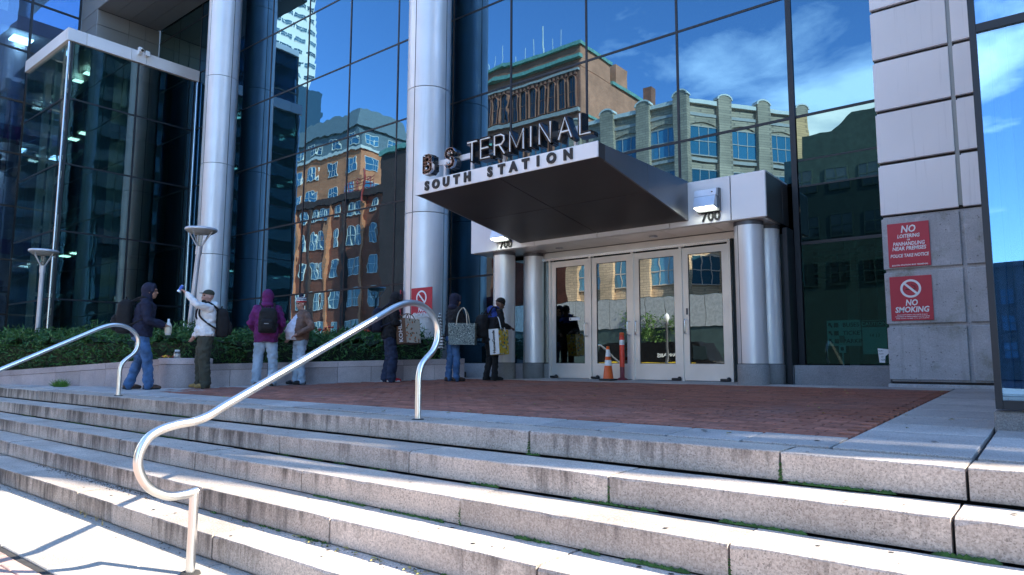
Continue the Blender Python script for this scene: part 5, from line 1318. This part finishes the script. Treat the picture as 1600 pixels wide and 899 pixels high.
# ------------------------------------------------------------------ people and what they carry
from mathutils import noise as mnoise
paint('skin_light', (.50, .27, .20), .55, var=.08); paint('skin_tan', (.36, .19, .13), .55, var=.08); paint('skin_dark', (.13, .07, .05), .55)
def cloth(name, col, rough=.85, wear=.25, vs=9.): return paint(name, col, rough, var=wear, vs=vs, bump=.004, bs=160)
cloth('coat_navy', (.008, .011, .034)); cloth('coat_black', (.006, .006, .008)); cloth('coat_purple', (.13, .012, .105)); cloth('hoodie_white', (.80, .79, .78), wear=.06); cloth('jacket_brown', (.17, .10, .075))
cloth('shirt_pale', (.68, .68, .76), wear=.06); cloth('jeans_blue', (.05, .12, .25), wear=.45, vs=8); cloth('jeans_pale', (.36, .45, .54), wear=.28, vs=7); cloth('jeans_dark', (.018, .027, .06)); cloth('trousers_olive', (.05, .052, .036)); cloth('trousers_black', (.006, .006, .007))
cloth('coat_blue', (.012, .04, .22)); cloth('shoe_brown', (.07, .035, .022)); cloth('shoe_black', (.014, .014, .015)); cloth('boot_tan', (.34, .20, .065)); cloth('shoe_red', (.45, .02, .025)); cloth('cap_camo', (.05, .052, .035)); cloth('hair_dark', (.02, .015, .012)); cloth('pack_black', (.006, .006, .007)); cloth('pack_navy', (.007, .009, .022))
paint('sole_white', (.7, .7, .68), .6); paint('strap_grey', (.3, .3, .3), .8)
def pattern_mat(name, base, cols, scale, thr=.5, kind='spots'):
    t = NT(name); tc = t.n('ShaderNodeTexCoord'); v = tc.outputs['Object']
    c = base
    if kind == 'spots':
        for i, q in enumerate(cols):
            n = t.n('ShaderNodeTexVoronoi'); t.set(n.inputs['Vector'], t.scaled(v, (1, 1, 1), (i*3.1, i*1.7, i*2.3))); n.inputs['Scale'].default_value = scale
            c = t.mix(t.ramp(n.outputs['Distance'], thr, thr-.06), c, q)
    elif kind == 'maze':
        n = t.noise(scale, v, detail=2, rough=.7); c = t.mix(t.ramp(t.math('ABSOLUTE', t.math('SINE', t.math('MULTIPLY', n, 40.))), .3, .6), base, cols[0])
    elif kind == 'stripe':
        sx = t.n('ShaderNodeSeparateXYZ'); t.set(sx.inputs[0], v); c = t.mix(t.ramp(t.math('SINE', t.math('MULTIPLY', sx.outputs[2], scale)), -.1, .1), base, cols[0])
    MATS[name] = t.done(t.pbsdf(c, .6)); return MATS[name]
pattern_mat('bag_floral', (.62, .56, .46), [(.55, .16, .04), (.16, .12, .05)], 15., .30); pattern_mat('bag_maze', (.42, .47, .42), [(.05, .08, .08)], 9., kind='maze'); pattern_mat('bag_stripe', (.02, .02, .025), [(.7, .7, .68)], 120., kind='stripe')
pattern_mat('bag_yellow', (.72, .52, .05), [(.6, .2, .03), (.05, .2, .22), (.75, .7, .5)], 14., .33); paint('bag_brown', (.11, .055, .03), .6); paint('bag_white', (.74, .74, .72), .5, var=.04); paint('bag_cream', (.6, .54, .42), .6)
paint('can_blue', (.05, .10, .35), .3, .6); paint('can_silver', (.7, .72, .75), .25, .8)

def remeshed(name, m, mats, parent, voxel, smooth=3, fold=0., seed=0.):
    o = m.build(name+'_src', mats, local=True)
    pts = [Vector(v) for v in m.v]; bvh = BVHTree.FromPolygons(pts, m.f)
    r = o.modifiers.new('r', 'REMESH'); r.mode = 'VOXEL'; r.voxel_size = voxel
    if smooth: q = o.modifiers.new('s', 'SMOOTH'); q.factor = .5; q.iterations = smooth
    dg = bpy.context.evaluated_depsgraph_get(); dg.update()
    me = bpy.data.meshes.new_from_object(o.evaluated_get(dg)); bpy.data.objects.remove(o); me.name = name
    if len(mats) > 1:
        me.materials.clear()
        for k in mats: me.materials.append(MATS[k])
        mi = [m.m[bvh.find_nearest(p.center)[2]] for p in me.polygons]; me.polygons.foreach_set('material_index', mi)
    if fold:
        me.calc_loop_triangles()
        nr = [v.normal.copy() for v in me.vertices]
        for v, n in zip(me.vertices, nr):
            p = v.co; a = mnoise.noise(Vector((p.x*9+seed, p.y*9, p.z*16)))+.6*mnoise.noise(Vector((p.x*22, p.y*22+seed, p.z*30)))
            v.co = p+n*a*fold
    me.polygons.foreach_set('use_smooth', [True]*len(me.polygons)); me.update()
    x = bpy.data.objects.new(name, me); COL.objects.link(x); x.parent = parent; return x
def cap(m, a, b, r0, r1, mt=0, seg=12):
    a, b = Vector(a), Vector(b); d = (b-a); L = d.length or 1e-4; d = d/L if d.length else Vector((0, 0, 1))
    path = []; rad = []
    for k in (0, 1, 2, 3): an = math.pi/2*k/3.3; path.append(a-d*r0*math.cos(an)*.98); rad.append(max(.002, r0*math.sin(an)))
    path[-1] = a-d*r0*.2
    path += [a+(b-a)*.33, a+(b-a)*.66]; rad += [r0*.67+r1*.33, r0*.33+r1*.67]
    for k in (3, 2, 1, 0): an = math.pi/2*k/3.3; path.append(b+d*r1*math.cos(an)*.98); rad.append(max(.002, r1*math.sin(an)))
    m.tube(path, rad, seg, mt)
def ell(m, c, r, mt=0, rot=0., seg=18, rx=0.):
    V = []; n = 10; Rm = Matrix.Rotation(rot, 3, 'Z') @ Matrix.Rotation(rx, 3, 'X')
    for i in range(n+1):
        t = math.pi*i/n
        for k in range(seg):
            a = 2*math.pi*k/seg; V.append(Vector(c)+Rm @ Vector((r[0]*max(math.sin(t), .02)*math.cos(a), r[1]*max(math.sin(t), .02)*math.sin(a), -r[2]*math.cos(t))))
    F = [(i*seg+k, i*seg+(k+1) % seg, (i+1)*seg+(k+1) % seg, (i+1)*seg+k) for i in range(n) for k in range(seg)]
    m.add(V, F+[tuple(range(seg-1, -1, -1)), tuple(n*seg+k for k in range(seg))], mt)
def loft(m, rings, mt=0, seg=22, pw=2.4):                             # rings: (cx, cy, z, rx, ry)
    V = []
    for cx, cy, z, rx, ry in rings:
        for k in range(seg):
            a = 2*math.pi*k/seg; c, s = math.cos(a), math.sin(a)
            V.append((cx+rx*math.copysign(abs(c)**(2/pw), c), cy+ry*math.copysign(abs(s)**(2/pw), s), z))
    n = len(rings); F = [(i*seg+k, i*seg+(k+1) % seg, (i+1)*seg+(k+1) % seg, (i+1)*seg+k) for i in range(n-1) for k in range(seg)]
    m.add(V, F+[tuple(range(seg-1, -1, -1)), tuple((n-1)*seg+k for k in range(seg))], mt)
def hand(m, w, el, mt, curl=.6, side=1, s=1.):                        # w wrist, el elbow: the hand goes on along the forearm
    w, el = Vector(w), Vector(el); d = (w-el).normalized(); up_ = Vector((0, 0, 1)) if abs(d.z) < .8 else Vector((0, 1, 0))
    x = d.cross(up_).normalized(); n = x.cross(d).normalized()
    if abs(d.z) >= .8: x, n = Vector((0, 1, 0)), Vector((side, 0, 0))*-1
    k = w+d*.055*s
    cap(m, w, w+d*.03*s, .027*s, .030*s, mt, 10)
    for i in range(4):
        o = x*(i-1.5)*.019*s; L = (.030, .034, .032, .025)[i]*s
        cap(m, w+d*.025*s+o*.7, k+d*.02*s+o, .014*s, .0125*s, mt, 8)
        a = k+d*.028*s+o; b = a+(d*math.cos(curl*.5)-n*math.sin(curl*.5))*L; c = b+(d*math.cos(curl*1.5)-n*math.sin(curl*1.5))*L*.85
        cap(m, a, b, .0092*s, .0088*s, mt, 8); cap(m, b, c, .0086*s, .0076*s, mt, 8)
    t0 = w+d*.022*s-x*.026*s*side; t1 = t0+(d*.7-x*.6*side-n*.35)*.032*s; cap(m, t0, t1, .0115*s, .0098*s, mt, 8); cap(m, t1, t1+(d*.9-n*.4)*.026*s, .0096*s, .0085*s, mt, 8)
def head(m, c, mt, hair, yaw=0., nod=0.):
    c = Vector(c); Rm = Matrix.Rotation(yaw, 3, 'Z') @ Matrix.Rotation(nod, 3, 'X'); P = lambda x, y, z: c+Rm @ Vector((x, y, z))
    ell(m, P(0, -.01, .03), (.077, .096, .098), mt, yaw); ell(m, P(0, .022, -.055), (.056, .066, .066), mt, yaw); ell(m, P(0, .055, -.088), (.03, .03, .024), mt, yaw)
    cap(m, P(0, .083, .012), P(0, .104, -.022), .010, .0145, mt, 8); ell(m, P(0, .088, -.062), (.024, .012, .0075), mt, yaw); ell(m, P(0, .084, .036), (.055, .018, .012), mt, yaw)
    for s in (-1, 1):
        ell(m, P(s*.078, -.008, -.01), (.012, .022, .034), mt, yaw); ell(m, P(s*.030, .083, .014), (.013, .010, .008), hair, yaw); ell(m, P(s*.040, .068, -.035), (.026, .022, .022), mt, yaw)
    return P
def person(label, loc, theta, H, J, cfg):
    """J: joints for a 1.75 m figure (x right, y forward, z up), cfg: clothing."""
    s = H/1.75; h = R_(38.9+theta)-math.pi/2
    t = thing('person', label, 'person', loc, 'people waiting outside the terminal', h); t.scale = (s, s, s)
    lean = J.get('lean', .0); hipz = .93
    L = lambda z, y=0: Vector((0, y+lean*(z-hipz), 0))
    sh = [Vector((sd*cfg.get('shw', .185), lean*(1.43-hipz), 1.42)) for sd in (-1, 1)]
    hp = [Vector((sd*.09, 0, .93)) for sd in (-1, 1)]
    hc = Vector((0, lean*(1.62-hipz)+J.get('hy', .02), 1.625+J.get('hz', 0)))
    # body under the clothes: one continuous surface
    b = MB()
    loft(b, [(0, 0, .86, .14, .10), (0, lean*.1, 1.0, .135, .095), (0, lean*.3, 1.2, .15, .105), (0, lean*.5, 1.38, .165, .105), (0, lean*.52, 1.46, .10, .075)], 0)
    cap(b, (0, lean*.52, 1.45), hc-Vector((0, .012, .07)), .06, .052)
    hd = head(b, hc, 0, 1, J.get('yaw', 0), J.get('nod', 0))
    for i in (0, 1):
        el, wr = Vector(J['el'][i]), Vector(J['wr'][i])
        cap(b, sh[i], el, .045, .037); cap(b, el, wr, .038, .026); hand(b, wr, el, 0, J.get('curl', (.6, .6))[i], (-1, 1)[i])
        kn, an = Vector(J['kn'][i]), Vector(J['an'][i])
        cap(b, hp[i], kn, .07, .05); cap(b, kn, an, .05, .036); cap(b, an, an+Vector((0, .10, -.04)), .034, .026)
    remeshed('body', b, [cfg['skin'], 'hair_dark'], t, .0085, 2)
    # trousers
    w = cfg.get('tw', 1.); m = MB()
    loft(m, [(0, -.005, .80, .165, .125), (0, -.01, .90, .178, .135), (0, 0, 1.0, .165, .12), (0, 0, 1.06, .158, .112)])
    for i in (0, 1):
        kn, an = Vector(J['kn'][i]), Vector(J['an'][i]); cap(m, hp[i]+Vector((0, 0, -.06)), kn, .098*min(w, 1.15), .075*w); cap(m, kn, an+Vector((0, -.005, -.015)), .074*w, .068*w)
        cap(m, an+Vector((0, 0, .01)), an+Vector((0, .005, -.025)), .072*w, .072*w)
        if cfg.get('pockets'): ell(m, hp[i]*.45+kn*.55+Vector(((-1, 1)[i]*.085, .01, 0)), (.03, .07, .085))
    remeshed('trousers', m, [cfg['pants']], t, .0125, 4, .015, cfg.get('seed', 0))
    # shoes
    for i in (0, 1):
        an = Vector(J['an'][i]); tz = J.get('toe', (0, 0))[i]; m = MB(); a = J.get('foot', (-.12, .12))[i]
        f = Vector((math.sin(a), math.cos(a), 0)); base = Vector((an.x, an.y, an.z-.085))
        cap(m, base+Vector((0, 0, .048))-f*.045, base+f*.12+Vector((0, 0, .04+tz)), .044, .040, 0); cap(m, base+f*.10+Vector((0, 0, .034+tz)), base+f*.165+Vector((0, 0, .034+tz)), .042, .030, 0)
        cap(m, an+Vector((0, 0, -.03)), an+Vector((0, 0, .035 if not cfg.get('boot') else .10)), .05, .052, 0)
        for q in (0, .06, .12, .16): cap(m, base-f*.05+f*q+Vector((0, 0, .014)), base-f*.02+f*q+Vector((0, 0, .014+tz*.6)), .042, .041, 1, 8)
        m.v = [(x, y, max(z, base.z+.002)) for x, y, z in m.v]
        remeshed('shoe', m, [cfg['shoe'], cfg.get('sole', 'shoe_black')], t, .009, 2)
    # jacket
    m = MB(); bl = cfg.get('belly', 0.); cl = cfg.get('hem', .82); jw = cfg.get('jw', 1.)
    rings = [(0, lean*(cl-hipz)*.5, cl, .185*jw, .145*jw), (0, bl*.3, .95, .192*jw, .150*jw+bl*.3), (0, lean*.12+bl*.55, 1.08, .188*jw, .148*jw+bl*.6), (0, lean*.27+bl*.4, 1.2, .190*jw, .145*jw+bl*.4), (0, lean*.4, 1.34, .205*jw, .140*jw), (0, lean*.48, 1.42, .17*jw, .115*jw), (0, lean*.53, 1.48, .085, .075), (0, lean*.55+.0, 1.51, .07, .065)]
    loft(m, rings, 0)
    for i in (0, 1):
        el, wr = Vector(J['el'][i]), Vector(J['wr'][i]); aw = cfg.get('aw', 1.)
        cap(m, sh[i]+Vector((0, 0, -.01)), el, .078*aw, .064*aw); cap(m, el, el+(wr-el)*.93, .064*aw, .050*aw)
    if cfg.get('opening'):                                              # shirt front between the open jacket fronts
        loft(m, [(0, .062+bl*.45, .90, .150, .120+bl*.4), (0, .075+bl*.75, 1.06, .165, .125+bl*.5), (0, .064+bl*.55, 1.2, .155, .122+bl*.3), (0, lean*.45+.06, 1.36, .115, .10), (0, lean*.5+.04, 1.45, .05, .06)], 1)
    if cfg.get('pocket'): ell(m, (0, .15, 1.03), (.14, .04, .075), 0)
    remeshed('jacket', m, [cfg['coat'], cfg.get('shirt', cfg['coat'])], t, .0115, 4, .017, cfg.get('seed', 0)+5)
    # headwear
    hw = cfg['head']; yw, nd = J.get('yaw', 0), J.get('nod', 0); Rm = Matrix.Rotation(yw, 3, 'Z') @ Matrix.Rotation(nd, 3, 'X'); P = lambda x, y, z: hc+Rm @ Vector((x, y, z))
    m = MB()
    if 'hood' in hw:
        ell(m, P(0, -.035, .035), (.105, .118, .125), 0, yw); ell(m, P(0, -.045, -.06), (.10, .10, .10), 0, yw); ell(m, P(0, -.06, -.14), (.125, .10, .07), 0, yw)
        for k in range(9):
            a = math.pi*(k/8)*1.1-.16; cap(m, P(math.cos(a)*.088, .052, .02+math.sin(a)*.105), P(math.cos(a+.35)*.088, .052, .02+math.sin(a+.35)*.105), .018, .018, 0, 8)
        remeshed('hood', m, [cfg.get('hoodmat', cfg['coat'])], t, .0095, 3, .004)
    if 'downhood' in hw:
        m = MB(); ell(m, (0, lean*.5-.10, 1.47), (.15, .085, .09), 0); ell(m, (0, lean*.5-.02, 1.49), (.125, .10, .06), 0); remeshed('hood', m, [cfg.get('hoodmat', cfg['coat'])], t, .011, 3, .006)
    if 'beanie' in hw:
        m = MB(); ell(m, P(0, -.012, .075), (.088, .106, .085), 0, yw)
        for k in range(16):
            a = 2*math.pi*k/16; cap(m, P(math.cos(a)*.080, -.012+math.sin(a)*.098, .045), P(math.cos(a+.4)*.080, -.012+math.sin(a+.4)*.098, .045), .016, .016, 0 if 'flag' not in hw else 1, 8)
        remeshed('beanie', m, ['pack_black'] if 'flag' not in hw else ['coat_navy', 'shoe_red'], t, .0085, 2)
        if 'flag' in hw:
            b2 = MB()
            for z0, z1, mt in ((.066, .082, 0), (.098, .112, 0)):
                b2.v, b2.f, b2.m, b2.sm = b2.v, b2.f, b2.m, b2.sm
                V = []; n = 28
                for z in (z0, z1):
                    q = math.sqrt(max(0., 1-((z-.075)/.085)**2))
                    for k in range(n): a = 2*math.pi*k/n; V.append(P(math.cos(a)*.092*q, -.012+math.sin(a)*.110*q, z))
                b2.add(V, [(k, (k+1) % n, n+(k+1) % n, n+k) for k in range(n)], mt, True)
            for k in range(22):
                a = k*2.4; z = .118+.03*((k*7) % 5)/5; q = math.sqrt(max(0., 1-((z-.075)/.085)**2)); ell(b2, P(math.cos(a)*.09*q, -.012+math.sin(a)*.108*q, z), (.008, .008, .008), 0, 0, 6)
            b2.build('beanie_pattern', 'print_white', t, local=True)
            b3 = MB(); ell(b3, P(0, -.02, .178), (.038, .038, .035), 0); o = remeshed('pompom', b3, ['coat_navy'], t, .009, 0, .012)
    if 'cap' in hw:
        m = MB(); ell(m, P(0, -.01, .07), (.085, .103, .072), 0, yw); loft(m, [tuple(P(0, .10, .052))+(.06, .065), tuple(P(0, .105, .060))+(.058, .06)], 0); remeshed('cap', m, ['cap_camo'], t, .009, 2)
        m = MB(); ell(m, P(0, .05, -.085), (.052, .045, .045), 0, yw); remeshed('beard', m, ['hair_dark'], t, .009, 1)
    return t
def limbs(stride=.0, spread=.10, kb=.04, el=None, wr=None, **k):
    d = dict(kn=[(-spread*.98, -stride*.45+kb, .50), (spread*.98, stride*.45+kb, .50)], an=[(-spread*1.05, -stride, .087), (spread*1.05, stride, .087)],
             el=el or [(-.255, -.03, 1.13), (.255, -.03, 1.13)], wr=wr or [(-.255, .05, .89), (.255, .05, .89)]); d.update(k); return d

def backpack(label, ref, off, size, mat, tilt=0., one=False):
    """ref: the person it hangs on; off, size in metres in that person's own directions."""
    s = ref.scale[0]; t = thing('backpack', label, 'backpack', ref.location, 'backpacks worn by the people', ref.rotation_euler.z); t.scale = ref.scale
    w, d, h = size; x, y, z = off; m = MB()
    loft(m, [(x, y, z-h/2, w*.40, d*.36), (x, y, z-h*.44, w*.48, d*.48), (x, y, z, w*.5, d*.52), (x, y+d*.03, z+h*.34, w*.46, d*.44), (x, y+d*.08, z+h*.47, w*.36, d*.3), (x, y+d*.1, z+h*.5, w*.2, d*.15)], 0, 24, 3.2)
    remeshed('main_bag', m, [mat], t, .013, 2, .008, 3.)
    m = MB(); loft(m, [(x, y-d*.52, z-h*.42, w*.30, d*.16), (x, y-d*.56, z-h*.3, w*.36, d*.22), (x, y-d*.55, z-h*.05, w*.36, d*.2), (x, y-d*.5, z+h*.04, w*.3, d*.1)], 0, 20, 3.4); remeshed('front_pocket', m, [mat], t, .012, 2, .004)
    m = MB(); m.tube(catmull([(x-.03, y+d*.1, z+h*.47), (x-.03, y+d*.05, z+h*.56), (x+.03, y+d*.05, z+h*.56), (x+.03, y+d*.1, z+h*.47)], 4), .009, 6); m.build('grab_handle', mat, t, local=True)
    for sd in ((-1, 1) if not one else (1,)):
        m = MB(); q = catmull([(x+sd*w*.3, y+d*.35, z+h*.42), (sd*.125, .0, 1.525), (sd*.14, .12, 1.43), (sd*.165, .14, 1.28), (sd*.20, .03, 1.16), (x+sd*w*.42, y+d*.3, z-h*.30)], 5)
        for a_, b_ in zip(q[:-1], q[1:]): cap(m, a_, b_, .017, .017, 0, 6)
        m.build('strap', mat if not one else 'strap_grey', t, local=True)
    m = MB(); m.box(x-w*.12, x+w*.12, y-d*.80, y-d*.785, z-h*.16, z-h*.13); m.build('logo_tab', 'strap_grey', t, local=True)
    return t
def tote(label, loc, rotz, size, mats, handles=True, text=None, name='shopping_bag', tilt=0., flare=.05, hh=.22, textmat='print_white'):
    """mats: (body, side panel, bottom). The side panel is the -x end, the front the -y face."""
    w, d, h = size; t = thing(name, label, 'bag', loc, 'bags carried by the people', rotz); t.rotation_euler = (tilt, 0, rotz)
    n = 7; r = random.Random(int(w*1000)); 
    def sheet(P00, P10, P01, P11, nx=6, nz=6, amp=.012):
        V = []; 
        for i in range(nz+1):
            for k in range(nx+1):
                a, b = k/nx, i/nz; p = (Vector(P00)*(1-a)+Vector(P10)*a)*(1-b)+(Vector(P01)*(1-a)+Vector(P11)*a)*b
                e = 0 if k in (0, nx) else amp; V.append(p+Vector((r.uniform(-e, e)*.5, r.uniform(-e, e), 0)))
        return V, [(i*(nx+1)+k, i*(nx+1)+k+1, (i+1)*(nx+1)+k+1, (i+1)*(nx+1)+k) for i in range(nz) for k in range(nx)]
    W, D, U, E_ = w/2, d/2, w/2*(1+flare), d/2*(1+flare)
    lo = [(-W, -D, 0), (W, -D, 0), (W, D, 0), (-W, D, 0)]; hi = [(-U, -E_, h), (U, -E_, h*.97), (U, E_, h), (-U, E_, h*1.02)]
    m = MB(); 
    for i, j, s in ((0, 1, 1), (1, 2, 1), (2, 3, 1)): V, F = sheet(lo[i], lo[j], hi[i], hi[j]); m.add(V, F, 0, True)
    m.build('bag_body', mats[0], t, local=True)
    m = MB(); V, F = sheet(lo[3], lo[0], hi[3], hi[0], amp=.006); m.add(V, F, 0, True); m.build('side_panel', mats[1], t, local=True)
    m = MB(); m.box(-W+.004, W-.004, -D+.004, D-.004, -.004, .012); m.build('bag_bottom', mats[2], t, local=True)
    m = MB(); m.box(-U+.01, U-.01, -E_+.01, E_-.01, h*.80, h*.86); m.build('contents', mats[2], t, local=True)
    if text:
        m = MB(); m.text(text, d*.52 if len(text) < 7 else d*.36, (-(W+U)/2-.004, 0, h*.5), ux=(0, 0, 1), uy=(0, 1, 0), depth=.002, offset=.003)
        m.v = [(-(W+(U-W)*max(0, min(1, z/h)))-.006, y, z) for x, y, z in m.v]; m.build('lettering', textmat, t, local=True)
    if handles:
        for sd in (-1, 1):
            m = MB(); m.tube(catmull([(-U*.4, sd*E_, h*.9), (-U*.3, sd*E_*.6, h+hh*.6), (0, 0, h+hh), (U*.3, sd*E_*.6, h+hh*.6), (U*.4, sd*E_, h*.9)], 4), .009, 6); m.build('bag_handle', mats[1], t, local=True)
    return t
def on(px, py): return (px, py, plaza_z(py)+.004)
def build_people():
    # 1: navy hooded coat, seen from behind, talking
    J = limbs(.16, .12, .05, el=[(-.27, .08, 1.13), (.28, .10, 1.14)], wr=[(-.12, .30, 1.06), (.16, .33, 1.07)], lean=.10, yaw=-.15, hy=.03)
    a = person('person in a navy hooded coat and blue jeans, back to us with a black backpack', on(-11.15, 4.70), 22, 1.63, J, dict(coat='coat_navy', pants='jeans_blue', shoe='shoe_brown', skin='skin_tan', head=('hood',), tw=1.12, jw=1.1, aw=1.08, hem=.86, seed=1))
    backpack('large black backpack on the person in the navy hooded coat', a, (0, -.27, 1.20), (.36, .24, .56), 'pack_black')
    b = thing('bottle_bag', 'white bottle in a paper bag held by the person in navy', 'bottle', a.location, None, a.rotation_euler.z); b.scale = a.scale
    MB().lathe([(0, -.13), (.045, -.13), (.048, .04), (.02, .09), (.018, .14), (0, .142)], (.10, .40, 1.03), 14).build('bottle_body', 'bag_white', b, local=True); MB().lathe([(.053, -.10), (.056, 0), (.05, .03)], (.10, .40, 1.03), 12).build('paper_bag', 'bag_cream', b, local=True)
    # 2: white hoodie, raising a can
    J = limbs(.02, .11, .03, el=[(-.29, .21, 1.46), (.27, .02, 1.14)], wr=[(-.16, .37, 1.66), (.25, .14, .93)], lean=-.04, nod=.12, yaw=.3, curl=(1.3, .7))
    a = person('bearded person in a white hoodie and olive cargo trousers, raising a can', on(-10.50, 5.38), 214, 1.53, J, dict(coat='hoodie_white', pants='trousers_olive', shoe='boot_tan', skin='skin_light', head=('cap', 'downhood'), tw=1.35, jw=1.08, hem=.92, pockets=1, pocket=1, boot=1, seed=2, sole='boot_tan'))
    backpack('black backpack slung on the person in the white hoodie', a, (-.05, -.26, 1.17), (.36, .22, .52), 'pack_black')
    c = thing('drink_can', 'blue and silver drink can held up by the person in the white hoodie', 'can', a.location, None, a.rotation_euler.z); c.scale = a.scale
    m = MB(); p = Vector((-.10, .455, 1.735)); ax = Vector((-.05, -.45, .8)).normalized(); m.tube([p-ax*.065, p+ax*.062], .034, 16); m.build('can_body', 'can_blue', c, local=True); m = MB(); m.tube([p+ax*.0625, p+ax*.072], [.032, .026], 16); m.build('can_top', 'can_silver', c, local=True)
    m = MB(); m.tube([p-ax*.066, p-ax*.03], .0345, 16); m.build('can_band', 'can_silver', c, local=True)
    # 3: purple coat, back to us
    J = limbs(.0, .135, .02, el=[(-.28, .0, 1.14), (.28, .0, 1.14)], wr=[(-.2, .20, 1.0), (.2, .2, 1.0)], lean=.03)
    a = person('person in a purple hooded coat and pale jeans, seen from behind', on(-10.02, 6.14), 100, 1.53, J, dict(coat='coat_purple', pants='jeans_pale', shoe='shoe_brown', skin='skin_tan', head=('hood',), tw=1.2, jw=1.12, aw=1.1, hem=.80, seed=3))
    backpack('small black backpack on the person in the purple coat', a, (.06, -.235, 1.19), (.33, .19, .46), 'pack_black')
    # 4: flag beanie
    J = limbs(.02, .105, .02, el=[(-.36, -.10, 1.15), (.27, .0, 1.14)], wr=[(-.22, .15, 1.0), (.24, .13, .95)], lean=-.06, yaw=.25, nod=-.1, hy=.05)
    person('person in an open brown jacket and a flag patterned bobble hat', on(-9.88, 6.68), 218, 1.43, J, dict(coat='jacket_brown', shirt='shirt_pale', opening=1, belly=.09, pants='jeans_pale', shoe='shoe_black', skin='skin_light', head=('beanie', 'flag'), tw=1.05, jw=1.06, hem=.88, seed=4))
    # 5: dark coat with floral bag
    J = limbs(.05, .10, .05, el=[(-.25, .06, 1.14), (.25, .08, 1.14)], wr=[(-.13, .31, 1.12), (.13, .31, 1.12)], lean=.12, nod=-.25, hy=.05, hz=-.02)
    a = person('person in black with baggy navy jeans and red shoes, holding a floral bag', on(-9.02, 7.86), 14, 1.53, J, dict(coat='coat_black', pants='jeans_dark', shoe='shoe_red', sole='sole_white', skin='skin_dark', head=('hood',), tw=1.32, jw=1.06, hem=.84, seed=5))
    backpack('navy backpack on the person holding the floral bag', a, (0, -.25, 1.20), (.34, .22, .48), 'pack_navy')
    tote('cream floral shopping bag with a brown side, held against the column', (-8.74, 8.06, 1.58), R_(96), (.36, .22, .42), ('bag_floral', 'bag_brown', 'bag_brown'), text="KOHL'S", tilt=-.12, handles=True, hh=.10)
    # 6: hooded, patterned tote
    J = limbs(.04, .10, .02, el=[(-.26, .05, 1.15), (.25, .12, 1.16)], wr=[(-.15, .27, 1.08), (.20, .27, 1.02)], lean=.06, nod=-.1)
    person('person in a black hooded jacket and blue jeans with a patterned tote', on(-8.10, 8.47), 32, 1.47, J, dict(coat='coat_black', hoodmat='coat_navy', pants='jeans_blue', shoe='shoe_brown', skin='skin_tan', head=('hood',), tw=1.0, hem=.88, seed=6))
    tote('large grey green patterned tote bag hanging from the hooded person', (-7.86, 8.46, 1.56), R_(30), (.44, .20, .36), ('bag_maze', 'bag_cream', 'bag_maze'), name='tote_bag', hh=.26)
    tote('small black and white striped bag behind the hooded person', (-8.25, 8.30, 1.50), R_(36), (.14, .2, .22), ('bag_stripe', 'bag_stripe', 'pack_black'), name='tote_bag', hh=.38)
    # 7: blue hood, yellow bag
    J = limbs(.05, .09, .04, el=[(-.24, .10, 1.13), (.24, .14, 1.15)], wr=[(-.12, .30, 1.05), (.17, .36, 1.10)], lean=.22, nod=-.4, hy=.06, hz=-.04)
    a = person('person in a blue and black coat with a black beanie, next to the small column', on(-7.62, 8.90), 28, 1.43, J, dict(coat='coat_black', hoodmat='coat_blue', pants='trousers_black', shoe='shoe_black', skin='skin_dark', head=('beanie', 'downhood'), tw=.98, jw=1.04, hem=.78, seed=7))
    m = MB(); loft(m, [(0, .22*.35, 1.3, .212, .15), (0, .22*.48, 1.40, .20, .135), (0, .22*.52, 1.45, .14, .11)], 0); remeshed('blue_yoke', m, ['coat_blue'], a, .012, 3, .008)
    backpack('black bag on the back of the person in the blue and black coat', a, (-.03, -.20, 1.12), (.36, .24, .50), 'pack_black')
    tote('yellow shopping bag with a white lettered side, hanging beside the small column', (-7.42, 8.90, 1.40), R_(92), (.26, .20, .42), ('bag_yellow', 'bag_white', 'bag_yellow'), text='HomeGoods', name='shopping_bag', tilt=-.08, hh=.24, textmat='print_black')
build_people()
